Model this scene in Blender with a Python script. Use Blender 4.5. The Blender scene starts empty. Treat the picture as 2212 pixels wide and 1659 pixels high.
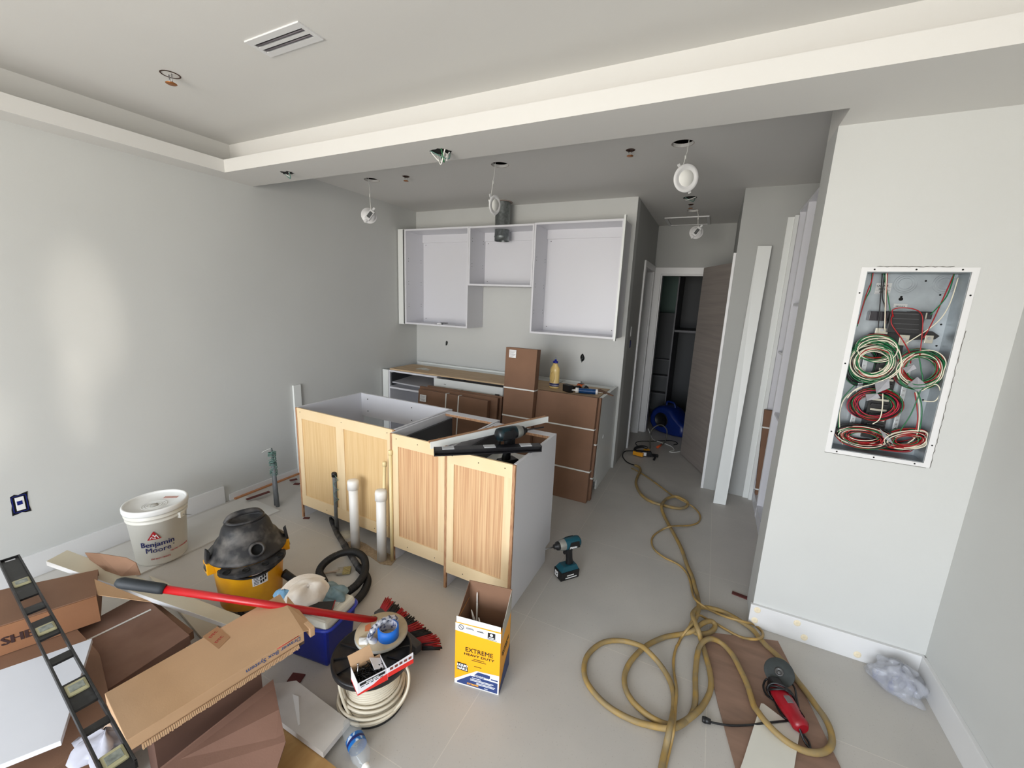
import bpy, bmesh, math, random
from mathutils import Vector, Matrix, Euler
random.seed(7)
PI=math.pi
scene=bpy.context.scene
COL=scene.collection
# ---------------- camera ----------------
FPX=885.7; CX,CY=1106,829.5
YAW,PITCH,ROLL=0.449676,0.198961,-0.0413411
CAMZ=1.70
_f=Vector((-math.sin(YAW)*math.cos(PITCH), math.cos(YAW)*math.cos(PITCH), -math.sin(PITCH)))
_r=Vector((math.cos(YAW),math.sin(YAW),0)); _d=_f.cross(_r)
RX=_r*math.cos(ROLL)+_d*math.sin(ROLL); RD=-_r*math.sin(ROLL)+_d*math.cos(ROLL)
cam_data=bpy.data.cameras.new('camera'); cam=bpy.data.objects.new('camera',cam_data); COL.objects.link(cam)
cam_data.sensor_width=36; cam_data.lens=36*FPX/2212; cam_data.clip_start=.05; cam_data.clip_end=100
m=Matrix.Identity(4)
for i in range(3): m[i][0]=RX[i]; m[i][1]=-RD[i]; m[i][2]=-_f[i]
m[2][3]=CAMZ
cam.matrix_world=m
scene.camera=cam
# ---------------- view / world / lights ----------------
vs=scene.view_settings; vs.view_transform='Standard'; vs.look='None'; vs.gamma=1; vs.use_curve_mapping=False
vs.exposure=-0.05
W_=bpy.data.worlds.new('world'); scene.world=W_; W_.use_nodes=True
nt=W_.node_tree; nt.nodes.clear()
wo=nt.nodes.new('ShaderNodeOutputWorld'); bg=nt.nodes.new('ShaderNodeBackground')
tc=nt.nodes.new('ShaderNodeTexCoord'); sx=nt.nodes.new('ShaderNodeSeparateXYZ'); rp=nt.nodes.new('ShaderNodeValToRGB')
mp=nt.nodes.new('ShaderNodeMapRange'); mp.inputs[1].default_value=-1; mp.inputs[2].default_value=1
nt.links.new(tc.outputs['Generated'],sx.inputs[0]); nt.links.new(sx.outputs[2],mp.inputs[0]); nt.links.new(mp.outputs[0],rp.inputs[0])
cr=rp.color_ramp; cr.elements[0].position=0; cr.elements[0].color=(.76,.71,.64,1)
cr.elements[1].position=1; cr.elements[1].color=(.62,.76,1.0,1)
for p,c in ((.47,(.88,.83,.76,1)),(.52,(.92,.95,1.0,1)),(.7,(.78,.88,1.0,1))):
    e=cr.elements.new(p); e.color=c
nt.links.new(rp.outputs[0],bg.inputs[0]); bg.inputs[1].default_value=WORLD=13.8
nt.links.new(bg.outputs[0],wo.inputs[0])
# window portal (glazed sliding doors behind the photographer)
WX0,WX1,WY,WZ1=-2.7,0.45,-3.0,2.35
pl=bpy.data.lights.new('window_daylight','AREA'); pl.shape='RECTANGLE'; pl.size=WX1-WX0; pl.size_y=WZ1-.03
try: pl.cycles.is_portal=True
except Exception: pass
po=bpy.data.objects.new('window_daylight',pl); COL.objects.link(po)
po.location=((WX0+WX1)/2,WY-.1,(WZ1+.03)/2); po.rotation_euler=(PI/2,0,0)   # -Z looks to +Y
# warm sunlight thrown back from outside glass onto the left wall, through the window
for nm,to,pw,sz,sx_,sy_,bl in (('sun_glint',(-3.41,1.12,1.50),1500,7.0,.22,1.0,1.0),('sun_glint_low',(-3.41,1.02,1.02),1100,5.0,.16,1.0,1.0),('sun_glint_left',(-3.41,.50,.95),900,6.0,.45,.8,1.0)):
    L_=bpy.data.lights.new(nm,'SPOT'); L_.energy=pw; L_.spot_size=math.radians(sz); L_.spot_blend=bl; L_.color=(1,.91,.80); L_.shadow_soft_size=.03
    O_=bpy.data.objects.new(nm,L_); COL.objects.link(O_); frm=Vector((1.6,-6.5,1.9)); O_.location=frm; O_.rotation_euler=(Vector(to)-frm).to_track_quat('-Z','Y').to_euler(); O_.scale=(sx_,sy_,1)
# ---------------- helpers ----------------
WM={}
def s2l(c): return c/12.92 if c<=.04045 else ((c+.055)/1.055)**2.4
def lin(c):
    if isinstance(c,str): c=[int(c[i:i+2],16)/255 for i in (0,2,4)]
    return [s2l(x) for x in c]+[1]
def ray(px,py):
    v=RX*((px-CX)/FPX)+RD*((py-CY)/FPX)+_f
    return v
def at(px,py,z=0): v=ray(px,py); return v*((z-CAMZ)/v.z)+Vector((0,0,CAMZ))
def aty(px,py,y): v=ray(px,py); return v*(y/v.y)+Vector((0,0,CAMZ))
def atx(px,py,x): v=ray(px,py); return v*(x/v.x)+Vector((0,0,CAMZ))
MATS={}
def mat(name,col,rough=.6,metal=0,var=0,vs=(8,8,8),col2=None,bump=0,bs=200,spec=.5,trans=0,alpha=1,coat=0,detail=4,thr=None):
    if name in MATS: return MATS[name]
    M=bpy.data.materials.new(name); M.use_nodes=True; n=M.node_tree; b=n.nodes['Principled BSDF']
    b.inputs['Base Color'].default_value=lin(col); b.inputs['Roughness'].default_value=rough; b.inputs['Metallic'].default_value=metal
    b.inputs['Specular IOR Level'].default_value=spec
    if trans: b.inputs['Transmission Weight'].default_value=trans; b.inputs['IOR'].default_value=1.45
    if alpha<1: b.inputs['Alpha'].default_value=alpha
    if coat: b.inputs['Coat Weight'].default_value=coat
    t=n.nodes.new('ShaderNodeTexCoord')
    if var or col2 is not None:
        mpn=n.nodes.new('ShaderNodeMapping'); mpn.inputs['Scale'].default_value=vs
        ns=n.nodes.new('ShaderNodeTexNoise'); ns.inputs['Scale'].default_value=1; ns.inputs['Detail'].default_value=detail
        n.links.new(t.outputs['Object'],mpn.inputs[0]); n.links.new(mpn.outputs[0],ns.inputs[0])
        r=n.nodes.new('ShaderNodeValToRGB'); c1=lin(col)
        c2=lin(col2) if col2 is not None else [min(1,x*(1+var)) for x in c1[:3]]+[1]
        if col2 is None: c1=[x*(1-var) for x in c1[:3]]+[1]
        lo,hi=thr if thr else (.32,.68)
        r.color_ramp.elements[0].position=lo; r.color_ramp.elements[0].color=c1
        r.color_ramp.elements[1].position=hi; r.color_ramp.elements[1].color=c2
        n.links.new(ns.outputs[0],r.inputs[0]); n.links.new(r.outputs[0],b.inputs['Base Color'])
    if bump:
        nb=n.nodes.new('ShaderNodeTexNoise'); nb.inputs['Scale'].default_value=bs; nb.inputs['Detail'].default_value=3
        bu=n.nodes.new('ShaderNodeBump'); bu.inputs['Strength'].default_value=bump; bu.inputs['Distance'].default_value=.002
        n.links.new(t.outputs['Object'],nb.inputs[0]); n.links.new(nb.outputs[0],bu.inputs['Height']); n.links.new(bu.outputs[0],b.inputs['Normal'])
    MATS[name]=M; return M
def smooth_path(pts,n=6,closed=False):
    P=[Vector(p) for p in pts]; out=[]; N=len(P)
    rng=range(N) if closed else range(N-1)
    for i in rng:
        if closed: p0,p1,p2,p3=P[(i-1)%N],P[i],P[(i+1)%N],P[(i+2)%N]
        else: p0,p1,p2,p3=P[max(i-1,0)],P[i],P[i+1],P[min(i+2,N-1)]
        for k in range(n):
            t=k/n; out.append(.5*((2*p1)+(p2-p0)*t+(2*p0-5*p1+4*p2-p3)*t*t+(3*p1-p0-3*p2+p3)*t**3))
    if not closed: out.append(P[-1])
    return out
class MB:
    def __init__(s,M=None): s.bm=bmesh.new(); s.M=M or Matrix(); s.mi=0; s.sm=False
    def v(s,p): return s.bm.verts.new(s.M@Vector(p))
    def f(s,vs,smooth=None):
        try: F=s.bm.faces.new(vs)
        except ValueError: return None
        F.material_index=s.mi; F.smooth=s.sm if smooth is None else smooth; return F
    def hexa(s,c,bev=0):
        v=[s.v(p) for p in c]
        fs=[s.f([v[i] for i in q],False) for q in ((0,3,2,1),(4,5,6,7),(0,1,5,4),(1,2,6,5),(2,3,7,6),(3,0,4,7))]
        if bev:
            es={e for F in fs for e in F.edges}
            r=bmesh.ops.bevel(s.bm,geom=list(es),offset=bev,segments=2,affect='EDGES',profile=.6)
            for F in r['faces']: F.material_index=s.mi
        return s
    def box(s,x0,x1,y0,y1,z0,z1,bev=0):
        return s.hexa([(x0,y0,z0),(x1,y0,z0),(x1,y1,z0),(x0,y1,z0),(x0,y0,z1),(x1,y0,z1),(x1,y1,z1),(x0,y1,z1)],bev)
    def prism(s,pts,ext):   # planar polygon pts (3d) extruded by vector
        e=Vector(ext); a=[s.v(p) for p in pts]; b=[s.v(Vector(p)+e) for p in pts]; n=len(a)
        s.f(a[::-1],False); s.f(b,False)
        for i in range(n): s.f([a[i],a[(i+1)%n],b[(i+1)%n],b[i]],False)
        return s
    def sheet(s,grid,th=0):  # grid of points rows -> surface
        V=[[s.v(p) for p in r] for r in grid]
        for i in range(len(V)-1):
            for j in range(len(V[0])-1): s.f([V[i][j],V[i][j+1],V[i+1][j+1],V[i+1][j]],True)
        return s
    def tube(s,path,r,seg=10,closed=False,caps=True,rf=None):
        P=[Vector(p) for p in path]; n=len(P)
        if n<2: return s
        rings=[]; up=None
        for i in range(n):
            if closed: d=P[(i+1)%n]-P[i-1]
            else: d=P[min(i+1,n-1)]-P[max(i-1,0)]
            if d.length<1e-9: d=Vector((0,0,1))
            d.normalize()
            if up is None:
                up=d.orthogonal().normalized()
            up=(up-d*up.dot(d))
            if up.length<1e-6: up=d.orthogonal()
            up.normalize(); w=d.cross(up); rr=r if rf is None else r*rf(i/(n-1))
            rings.append([s.v(P[i]+(up*math.cos(2*PI*k/seg)+w*math.sin(2*PI*k/seg))*rr) for k in range(seg)])
        R=range(n) if closed else range(n-1)
        for i in R:
            a,b=rings[i],rings[(i+1)%n]
            for k in range(seg): s.f([a[k],a[(k+1)%seg],b[(k+1)%seg],b[k]],True)
        if not closed and caps: s.f(rings[0][::-1],False); s.f(rings[-1],False)
        return s
    def cyl(s,p0,p1,r,r2=None,seg=24,caps=True):
        r2=r if r2 is None else r2
        return s.tube([p0,p1],r,seg,caps=caps,rf=lambda t:1+(r2/r-1)*t)
    def lathe(s,prof,seg=32,c=(0,0,0),a0=0,a1=2*PI,smooth=True):
        full=abs(a1-a0-2*PI)<1e-6; ns=seg if full else seg+1; rings=[]
        for r,z in prof:
            if r<1e-6: rings.append([s.v((c[0],c[1],c[2]+z))]*ns)
            else: rings.append([s.v((c[0]+r*math.cos(a0+(a1-a0)*k/seg),c[1]+r*math.sin(a0+(a1-a0)*k/seg),c[2]+z)) for k in range(ns)])
        for i in range(len(rings)-1):
            a,b=rings[i],rings[i+1]
            for k in range(seg):
                q=[]
                for w in (a[k],a[(k+1)%ns],b[(k+1)%ns],b[k]):
                    if w not in q: q.append(w)
                if len(q)>2: s.f(q,smooth)
        return s
    def text(s,txt,size,M,off=0,**kw):
        if off:
            for q,dx in enumerate((-off,0,off)): s.text1(txt,size,M@Matrix.Translation((dx*1.2,0,.00006*q)),**kw)
            return s
        return s.text1(txt,size,M,**kw)
    def text1(s,txt,size,M,off=0,ext=.0003,align='CENTER',bendR=0,shear=0):
        cu=bpy.data.curves.new('t','FONT'); cu.body=txt; cu.size=size; cu.align_x=align; cu.offset=off; cu.extrude=ext; cu.resolution_u=2; cu.shear=shear
        ob=bpy.data.objects.new('t',cu); me=bpy.data.meshes.new_from_object(ob)
        vs=[]
        for q in me.vertices:
            p=q.co.copy()
            if bendR:
                a=p.x/bendR; p=Vector((math.sin(a)*(bendR+p.z),p.y,math.cos(a)*(bendR+p.z)-bendR))
            vs.append(s.bm.verts.new(s.M@(M@p)))
        for pg in me.polygons: s.f([vs[i] for i in pg.vertices],False)
        bpy.data.objects.remove(ob); bpy.data.meshes.remove(me); bpy.data.curves.remove(cu)
        return s
    def build(s,name,mats,parent=None,label=None,world=True,norm=True):
        if not isinstance(mats,(list,tuple)): mats=[mats]
        bm=s.bm
        if parent is not None and world:
            bm.transform(WM[parent.name].inverted())
        if norm: bmesh.ops.recalc_face_normals(bm,faces=bm.faces)
        me=bpy.data.meshes.new(name); bm.to_mesh(me); bm.free()
        for q in mats: me.materials.append(q)
        o=bpy.data.objects.new(name,me); COL.objects.link(o)
        if parent is not None: o.parent=parent; WM[o.name]=WM[parent.name]
        else: WM[o.name]=Matrix()
        if label: o['label']=label
        return o
def thing(name,label,cat,loc=(0,0,0),rot=(0,0,0),group=None,M=None):
    o=bpy.data.objects.new(name,None); COL.objects.link(o); o.empty_display_size=.1
    if M is None: M=Matrix.Translation(Vector(loc))@Euler(rot).to_matrix().to_4x4()
    o.matrix_world=M; WM[o.name]=M.copy(); o['label']=label; o['category']=cat
    if group: o['group']=group
    return o
def tag(o,label,cat,group=None):
    o['label']=label; o['category']=cat
    if group: o['group']=group
    return o
def single(mb,name,mats,label,cat,group=None,origin=None):
    """one-mesh thing; origin placed at its base"""
    bm=mb.bm
    if origin is None:
        xs=[v.co for v in bm.verts]; origin=Vector(((min(c.x for c in xs)+max(c.x for c in xs))/2,(min(c.y for c in xs)+max(c.y for c in xs))/2,min(c.z for c in xs)))
    bm.transform(Matrix.Translation(-Vector(origin)))
    o=mb.build(name,mats); o.location=origin; WM[o.name]=Matrix.Translation(Vector(origin))
    return tag(o,label,cat,group)
def struct(mb,name,mats):
    o=mb.build(name,mats); o['kind']='structure'; return o
def dup(root,M,label=None,group=None):
    r=root.copy(); COL.objects.link(r); r.matrix_world=M
    if label: r['label']=label
    if group: r['group']=group
    def rec(a,b):
        for ch in [x for x in root_all if x.parent==a]:
            c=ch.copy(); COL.objects.link(c); c.parent=b; rec(ch,c)
    root_all=list(COL.objects); rec(root,r)
    return r
def frame(origin,xdir,ydir):
    x=Vector(xdir).normalized(); y=Vector(ydir); y=(y-x*x.dot(y)).normalized(); z=x.cross(y)
    M=Matrix.Identity(4)
    for i in range(3): M[i][0]=x[i]; M[i][1]=y[i]; M[i][2]=z[i]; M[i][3]=origin[i]
    return M
# ---------------- materials ----------------
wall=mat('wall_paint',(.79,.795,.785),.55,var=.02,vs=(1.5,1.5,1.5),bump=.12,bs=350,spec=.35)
wall_shaded=mat('wall_paint_shaded',(.67,.675,.665),.6,var=.02,vs=(1.5,1.5,1.5),bump=.1,bs=350,spec=.3)  # hall side: same wall paint, with the hall's shade put into the colour
ceil=mat('ceiling_paint',(.85,.845,.83),.8,var=.015,vs=(1,1,1),bump=.1,bs=300,spec=.2)
trimw=mat('white_trim_paint',(.87,.87,.87),.35,spec=.5)
mel=mat('white_melamine',(.86,.86,.88),.35,spec=.45)
mel2=mat('white_edge_band',(.90,.91,.90),.35)
maple=mat('maple_ply',(.90,.81,.66),.5,vs=(2,40,2),col2=(.86,.75,.57),thr=(.3,.75))
mapleV=mat('maple_ply_upright',(.91,.82,.67),.5,vs=(30,30,2),col2=(.86,.75,.58),thr=(.3,.75))
veneerA=mat('pale_oak_veneer',(.82,.68,.48),.5,vs=(120,60,3),col2=(.87,.75,.56),thr=(.3,.7))
veneerB=mat('red_oak_veneer',(.72,.53,.38),.5,vs=(210,90,2),col2=(.86,.72,.55),thr=(.32,.66))
plyedge=mat('ply_edge',(.55,.36,.26),.7,vs=(400,20,20),col2=(.78,.62,.46))
plytop=mat('plywood_sheet',(.80,.70,.56),.6,vs=(4,50,4),col2=(.68,.55,.42),thr=(.35,.8))
dgrey=mat('charcoal_drawer_side',(.22,.225,.24),.45)
card=mat('brown_cardboard',(.50,.37,.285),.8,var=.10,vs=(3,3,3),bump=.1,bs=250)
card2=mat('light_cardboard',(.74,.60,.46),.8,var=.06,vs=(4,4,4),bump=.1,bs=250)
card3=mat('orange_cardboard',(.56,.385,.26),.8,var=.08,vs=(4,4,4),bump=.1,bs=250)
cardin=mat('cardboard_inside',(.55,.42,.33),.85,var=.08)
strapw=mat('white_strap',(.88,.88,.86),.4)
paper=mat('white_paper',(.92,.92,.92),.6)
ink=mat('black_ink',(.06,.06,.07),.5)
inkb=mat('navy_ink',(.10,.13,.38),.5)
inkr=mat('red_ink',(.72,.10,.14),.5)
black=mat('black_plastic',(.07,.07,.08),.45,var=.25,vs=(20,20,20))
blackd=mat('dusty_black_plastic',(.12,.12,.13),.6,vs=(13,13,13),col2=(.42,.40,.38),thr=(.46,.78),detail=8)
hole=mat('dark_void',(.02,.02,.02),.9)
galv=mat('galvanised_steel',(.52,.54,.54),.38,metal=.85,var=.22,vs=(40,40,40))
chrome=mat('bare_steel',(.65,.65,.66),.3,metal=1)
pvc=mat('white_pvc',(.93,.92,.90),.35,var=.02)
pvcd=mat('cream_cpvc',(.90,.82,.62),.4,var=.05)
gpipe=mat('grey_pvc_conduit',(.42,.43,.44),.5,var=.15,vs=(30,30,30))
teal=mat('teal_wire',(.38,.52,.48),.5)
mud=mat('sand_and_grout_dust',(.66,.58,.48),.95,var=.2,vs=(60,60,60),bump=.8,bs=120)
redp=mat('red_plastic',(.68,.06,.09),.35,var=.08,vs=(30,30,30))
brass=mat('copper_sprinkler',(.66,.42,.22),.35,metal=.7)
shim=mat('red_brown_shim',(.36,.16,.14),.7,var=.1,vs=(30,30,30))
# floor tile
floorm=bpy.data.materials.new('porcelain_floor_tile'); floorm.use_nodes=True
n=floorm.node_tree; b=n.nodes['Principled BSDF']; t=n.nodes.new('ShaderNodeTexCoord')
mpn=n.nodes.new('ShaderNodeMapping'); mpn.inputs['Location'].default_value=(-.172+9.05,-1.832+9.05,0)
br=n.nodes.new('ShaderNodeTexBrick'); br.offset=0; br.squash=1
for k,v in (('Scale',1),('Mortar Size',.0016),('Mortar Smooth',.1),('Brick Width',.905),('Row Height',.905),('Bias',0)): br.inputs[k].default_value=v
br.inputs['Color1'].default_value=lin((.765,.752,.73)); br.inputs['Color2'].default_value=lin((.775,.757,.735)); br.inputs['Mortar'].default_value=lin((.83,.81,.78))
n.links.new(t.outputs['Object'],mpn.inputs[0]); n.links.new(mpn.outputs[0],br.inputs[0])
n1=n.nodes.new('ShaderNodeTexNoise'); n1.inputs['Scale'].default_value=2.2; n1.inputs['Detail'].default_value=6
n2=n.nodes.new('ShaderNodeTexNoise'); n2.inputs['Scale'].default_value=130; n2.inputs['Detail'].default_value=2
for q in (n1,n2): n.links.new(t.outputs['Object'],q.inputs[0])
r1=n.nodes.new('ShaderNodeValToRGB'); r1.color_ramp.elements[0].position=.3; r1.color_ramp.elements[0].color=(.86,.86,.86,1); r1.color_ramp.elements[1].position=.7; r1.color_ramp.elements[1].color=(1.0,.99,.975,1)
r2=n.nodes.new('ShaderNodeValToRGB'); r2.color_ramp.elements[0].position=.25; r2.color_ramp.elements[0].color=(.80,.79,.77,1); r2.color_ramp.elements[1].position=.36; r2.color_ramp.elements[1].color=(1,1,1,1)
n.links.new(n1.outputs[0],r1.inputs[0]); n.links.new(n2.outputs[0],r2.inputs[0])
mx=n.nodes.new('ShaderNodeMix'); mx.data_type='RGBA'; mx.blend_type='MULTIPLY'; mx.inputs[0].default_value=1
mx2=n.nodes.new('ShaderNodeMix'); mx2.data_type='RGBA'; mx2.blend_type='MULTIPLY'; mx2.inputs[0].default_value=1
n.links.new(br.outputs[0],mx.inputs[6]); n.links.new(r1.outputs[0],mx.inputs[7]); n.links.new(mx.outputs[2],mx2.inputs[6]); n.links.new(r2.outputs[0],mx2.inputs[7])
n.links.new(mx2.outputs[2],b.inputs['Base Color']); b.inputs['Roughness'].default_value=.5; b.inputs['Specular IOR Level'].default_value=.4
# ---------------- room ----------------
XL,XR,YB,YH=-3.41,1.09,4.20,5.73
HK,HS,HT=2.71,2.505,2.755
YREAR=-3.0
struct(MB().box(-4,2.3,-3.3,7.6,-.12,0),'floor',floorm)
struct(MB().box(XL-.15,XR+.15,YREAR-.15,2.05,HT,HT+.1),'ceiling',ceil)
# kitchen / hall ceiling with real holes for the downlights is a plate; recess cans sit above it
HOLES=[]
def ceiling_plate(name,x0,x1,y0,y1,z,holes,m):
    """plate with circular holes (built as a grid of quads around each hole)"""
    mb=MB(); bm=mb.bm
    vs=[bm.verts.new((x,y,z)) for x,y in ((x0,y0),(x1,y0),(x1,y1),(x0,y1))]
    es=[bm.edges.new((vs[i],vs[(i+1)%4])) for i in range(4)]
    for hx,hy,hr in holes:
        c=[bm.verts.new((hx+hr*math.cos(a),hy+hr*math.sin(a),z)) for a in [2*PI*k/24 for k in range(24)]]
        es+=[bm.edges.new((c[i],c[(i+1)%24])) for i in range(24)]
    bmesh.ops.triangle_fill(bm,edges=es,use_beauty=True,use_dissolve=False)
    # remove faces filling a hole
    for F in list(bm.faces):
        cc=F.calc_center_median()
        if any((cc.x-hx)**2+(cc.y-hy)**2<(hr*.93)**2 for hx,hy,hr in holes): bm.faces.remove(F)
    r=bmesh.ops.extrude_face_region(bm,geom=list(bm.faces))
    for v in [g for g in r['geom'] if isinstance(g,bmesh.types.BMVert)]: v.co.z+=.02
    return struct(mb,name,m)
LAMPS=[(-.345,2.977,.065),(-1.612,2.971,.065),(-2.909,2.973,.065),(-.35,4.93,.06)]
LAMPS[0]=(at(1475,310,HK).x,at(1475,310,HK).y,.065)
SPR=[(-.642,2.983,.028),(-2.527,2.981,.028),(-.36,4.65,.024)]
ceiling_plate('ceiling_kitchen',XL,.376,2.204,4.2,HK,[h for h in LAMPS[:3]]+SPR[:2],ceil)
ceiling_plate('ceiling_hall',-.79,XR,4.2,5.73,HK,[LAMPS[3],SPR[2],(-.352,4.372,.06)],ceil)
struct(MB().box(.376,XR,2.6,4.2,HK,HK+.02),'ceiling_pantry',ceil)
struct(MB().box(XL-.15,XR+.15,2.05,6,HK+.13,HK+.2),'ceiling_slab',hole)
# soffit ring: bottom z=HS, front lip to 2.588, ledge
mb=MB(); mb.box(XL,XR,1.89,2.204,HS,HK+.12); mb.box(.376,XR,2.204,2.6,HS,HK+.12)
# carve: lip is separate thin upstand, cove behind
mb=MB()
mb.prism([(XL,1.89,HS),(XL,2.204,HS),(XL,2.204,HK+.12),(XL,2.05,HK+.12),(XL,2.05,2.56),(XL,1.905,2.56),(XL,1.905,2.588),(XL,1.89,2.588)],(.376-XL,0,0))
mb.prism([(.376,1.89,HS),(.376,2.6,HS),(.376,2.6,HK+.12),(.376,2.05,HK+.12),(.376,2.05,2.56),(.376,1.905,2.56),(.376,1.905,2.588),(.376,1.89,2.588)],(XR-.376,0,0))
struct(mb,'ceiling_soffit',ceil)
struct(MB().box(XL-.01,XL+.002,YREAR,2.05,2.56,HT),'ceiling_cove',ceil)
mb=MB(); mb.prism([(XL,YREAR,HS),(-3.22,YREAR,HS),(-3.22,YREAR,2.588),(-3.235,YREAR,2.588),(-3.235,YREAR,2.56),(XL,YREAR,2.56)],(0,1.8905-YREAR,0))
struct(mb,'ceiling_soffit_left',ceil)
struct(MB().box(XL-.15,XL,YREAR-.15,YB+.15,0,HT+.1),'wall_left',wall)
struct(MB().box(XL-.15,-.79,YB,YB+.14,0,HK+.13),'wall_back',wall)
# hall left wall with doorway y 4.98..5.60 z<2.14
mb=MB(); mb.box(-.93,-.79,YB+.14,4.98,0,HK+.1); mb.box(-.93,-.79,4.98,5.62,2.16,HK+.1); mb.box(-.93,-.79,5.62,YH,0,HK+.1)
struct(mb,'wall_hall_left',wall_shaded)
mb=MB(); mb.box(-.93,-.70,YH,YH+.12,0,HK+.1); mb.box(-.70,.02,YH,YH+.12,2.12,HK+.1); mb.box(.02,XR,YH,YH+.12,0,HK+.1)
struct(mb,'wall_hall_end',wall_shaded)
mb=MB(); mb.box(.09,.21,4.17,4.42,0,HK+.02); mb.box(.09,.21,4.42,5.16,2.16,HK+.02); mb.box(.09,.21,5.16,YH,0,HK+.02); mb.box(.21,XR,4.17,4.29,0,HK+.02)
struct(mb,'wall_hall_right',wall_shaded)
# panel wall with opening
PX0,PX1,PZ0,PZ1=.576,.915,1.064,1.893
mb=MB(); y0,y1=2.384,2.60
mb.box(.376,PX0,y0,y1,0,HS); mb.box(PX1,XR,y0,y1,0,HS); mb.box(PX0,PX1,y0,y1,0,PZ0); mb.box(PX0,PX1,y0,y1,PZ1,HS); mb.box(PX0,PX1,y1-.02,y1,PZ0,PZ1)
struct(mb,'wall_panel',wall)
struct(MB().box(XR,XR+.15,YREAR-.15,YH+.12,0,HT+.1),'wall_right',wall)
mb=MB(); mb.box(XL-.15,WX0,YREAR-.15,YREAR,0,HT+.1); mb.box(WX1,XR+.15,YREAR-.15,YREAR,0,HT+.1); mb.box(WX0,WX1,YREAR-.15,YREAR,WZ1,HT+.1)
struct(mb,'wall_rear',wall)
mb=MB()
for x in (WX0,WX0+1.3,WX0+2.63,WX1-.05): mb.box(x,x+.05,YREAR-.1,YREAR-.04,.03,WZ1)
mb.box(WX0,WX1,YREAR-.1,YREAR-.04,.0,.05); mb.box(WX0,WX1,YREAR-.1,YREAR-.04,WZ1-.05,WZ1)
struct(mb,'window_1',trimw)
# room behind hall end (dark closet) and left doorway room
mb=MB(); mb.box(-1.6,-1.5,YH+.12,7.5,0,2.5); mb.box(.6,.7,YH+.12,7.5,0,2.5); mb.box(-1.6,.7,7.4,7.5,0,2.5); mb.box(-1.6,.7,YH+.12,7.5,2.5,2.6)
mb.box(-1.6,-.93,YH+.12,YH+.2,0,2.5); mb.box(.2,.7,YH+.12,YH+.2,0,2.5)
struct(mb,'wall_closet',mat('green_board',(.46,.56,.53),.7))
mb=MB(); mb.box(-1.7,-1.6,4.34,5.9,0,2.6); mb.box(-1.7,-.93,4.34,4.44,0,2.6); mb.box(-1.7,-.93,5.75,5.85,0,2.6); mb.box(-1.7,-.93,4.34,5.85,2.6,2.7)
struct(mb,'wall_side_room',wall_shaded)
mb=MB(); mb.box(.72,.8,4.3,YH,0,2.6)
struct(mb,'wall_bath',wall_shaded)
# baseboards
mb=MB(); mb.box(XL,XL+.016,YREAR,1.765,0,.14,.002); struct(mb,'baseboard_left',trimw)
bbR=MB(); bbR.box(.365,1.085,2.366,2.384,0,.13,.002)
struct(bbR,'baseboard_panel',trimw)
struct(MB().box(1.072,1.09,YREAR,2.366,0,.13,.002),'baseboard_right',trimw)
# spackle dabs on the baseboard
for i,(px,py) in enumerate(((1636,1318),(1630,1340),(1722,1346),(1737,1377),(1852,1414))):
    p=aty(px,py,2.366); mb=MB(Matrix.Translation(p)@Matrix.Rotation(PI/2,4,'X')@Matrix.Diagonal((1,1.15,1,1)))
    mb.lathe([(.016,0),(.014,.0012),(.008,.0016),(.0,.001)],14)
    single(mb,'filler_dab',mat('wood_filler',(.90,.85,.74),.8,var=.12,vs=(80,80,80)),'cream filler dab on the baseboard, '+('upper one at the left end','lower one at the left end','upper one, third from the left','lower one left of the middle','the one beside the plastic bag')[i],'filler',group='filler dabs on the baseboard')
# door casings (trim)
mb=MB()
mb.box(-.79,-.772,4.91,4.98,0,2.14); mb.box(-.79,-.772,5.62,5.69,0,2.14); mb.box(-.79,-.772,4.91,5.69,2.1401,2.21)
mb.box(-.93,-.7905,4.981,4.995,0,2.13); mb.box(-.93,-.7905,5.605,5.619,0,2.13); mb.box(-.93,-.7905,4.981,5.619,2.1305,2.1595)
struct(mb,'trim_1',trimw)
mb=MB(); mb.box(-.788,-.70,YH-.018,YH-.0005,0,2.12); mb.box(.02,.088,YH-.018,YH-.0005,0,2.12); mb.box(-.788,.088,YH-.018,YH-.0005,2.1205,2.2)
mb.box(-.699,-.685,YH,YH+.12,0,2.10); mb.box(.005,.019,YH,YH+.12,0,2.10); mb.box(-.699,.019,YH,YH+.12,2.1005,2.119)
struct(mb,'trim_2',trimw)
mb=MB(); mb.box(.068,.09,4.165,4.245,0.0,2.19,.002); struct(mb,'trim_3',trimw)
for z in (.30,1.07,1.89):
    o=MB().box(-.792,-.785,5.0,5.03,z,z+.11).build('trim_hinge',hole); o['kind']='structure'
# door in left doorway (grey leaf ajar)
mb=MB(); mb.box(-1.30,-.90,5.53,5.565,.01,2.12)
o=mb.build('door_2',trimw); o['kind']='structure'
# open taupe door leaf
A=Vector((.083,4.494,0)); B=Vector((-.184,5.055,0)); M=frame(A,B-A,(0,0,1)); L=(B-A).length
dl=thing('door_1','grey wood-grain door leaf standing ajar in the hall','door',M=M); dl['kind']='structure'; del dl['category']
taupe=mat('taupe_wood_laminate',(.60,.565,.54),.5,vs=(1.5,30,10),col2=(.53,.50,.48),thr=(.3,.7))
MB(M).box(0,L,.012,2.14,0,.04,.001).build('door_leaf',taupe,dl)
# ================= ceiling fixtures =================
def hole_can(x,y,r,z,label,cat='ceiling hole'):
    pass
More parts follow.
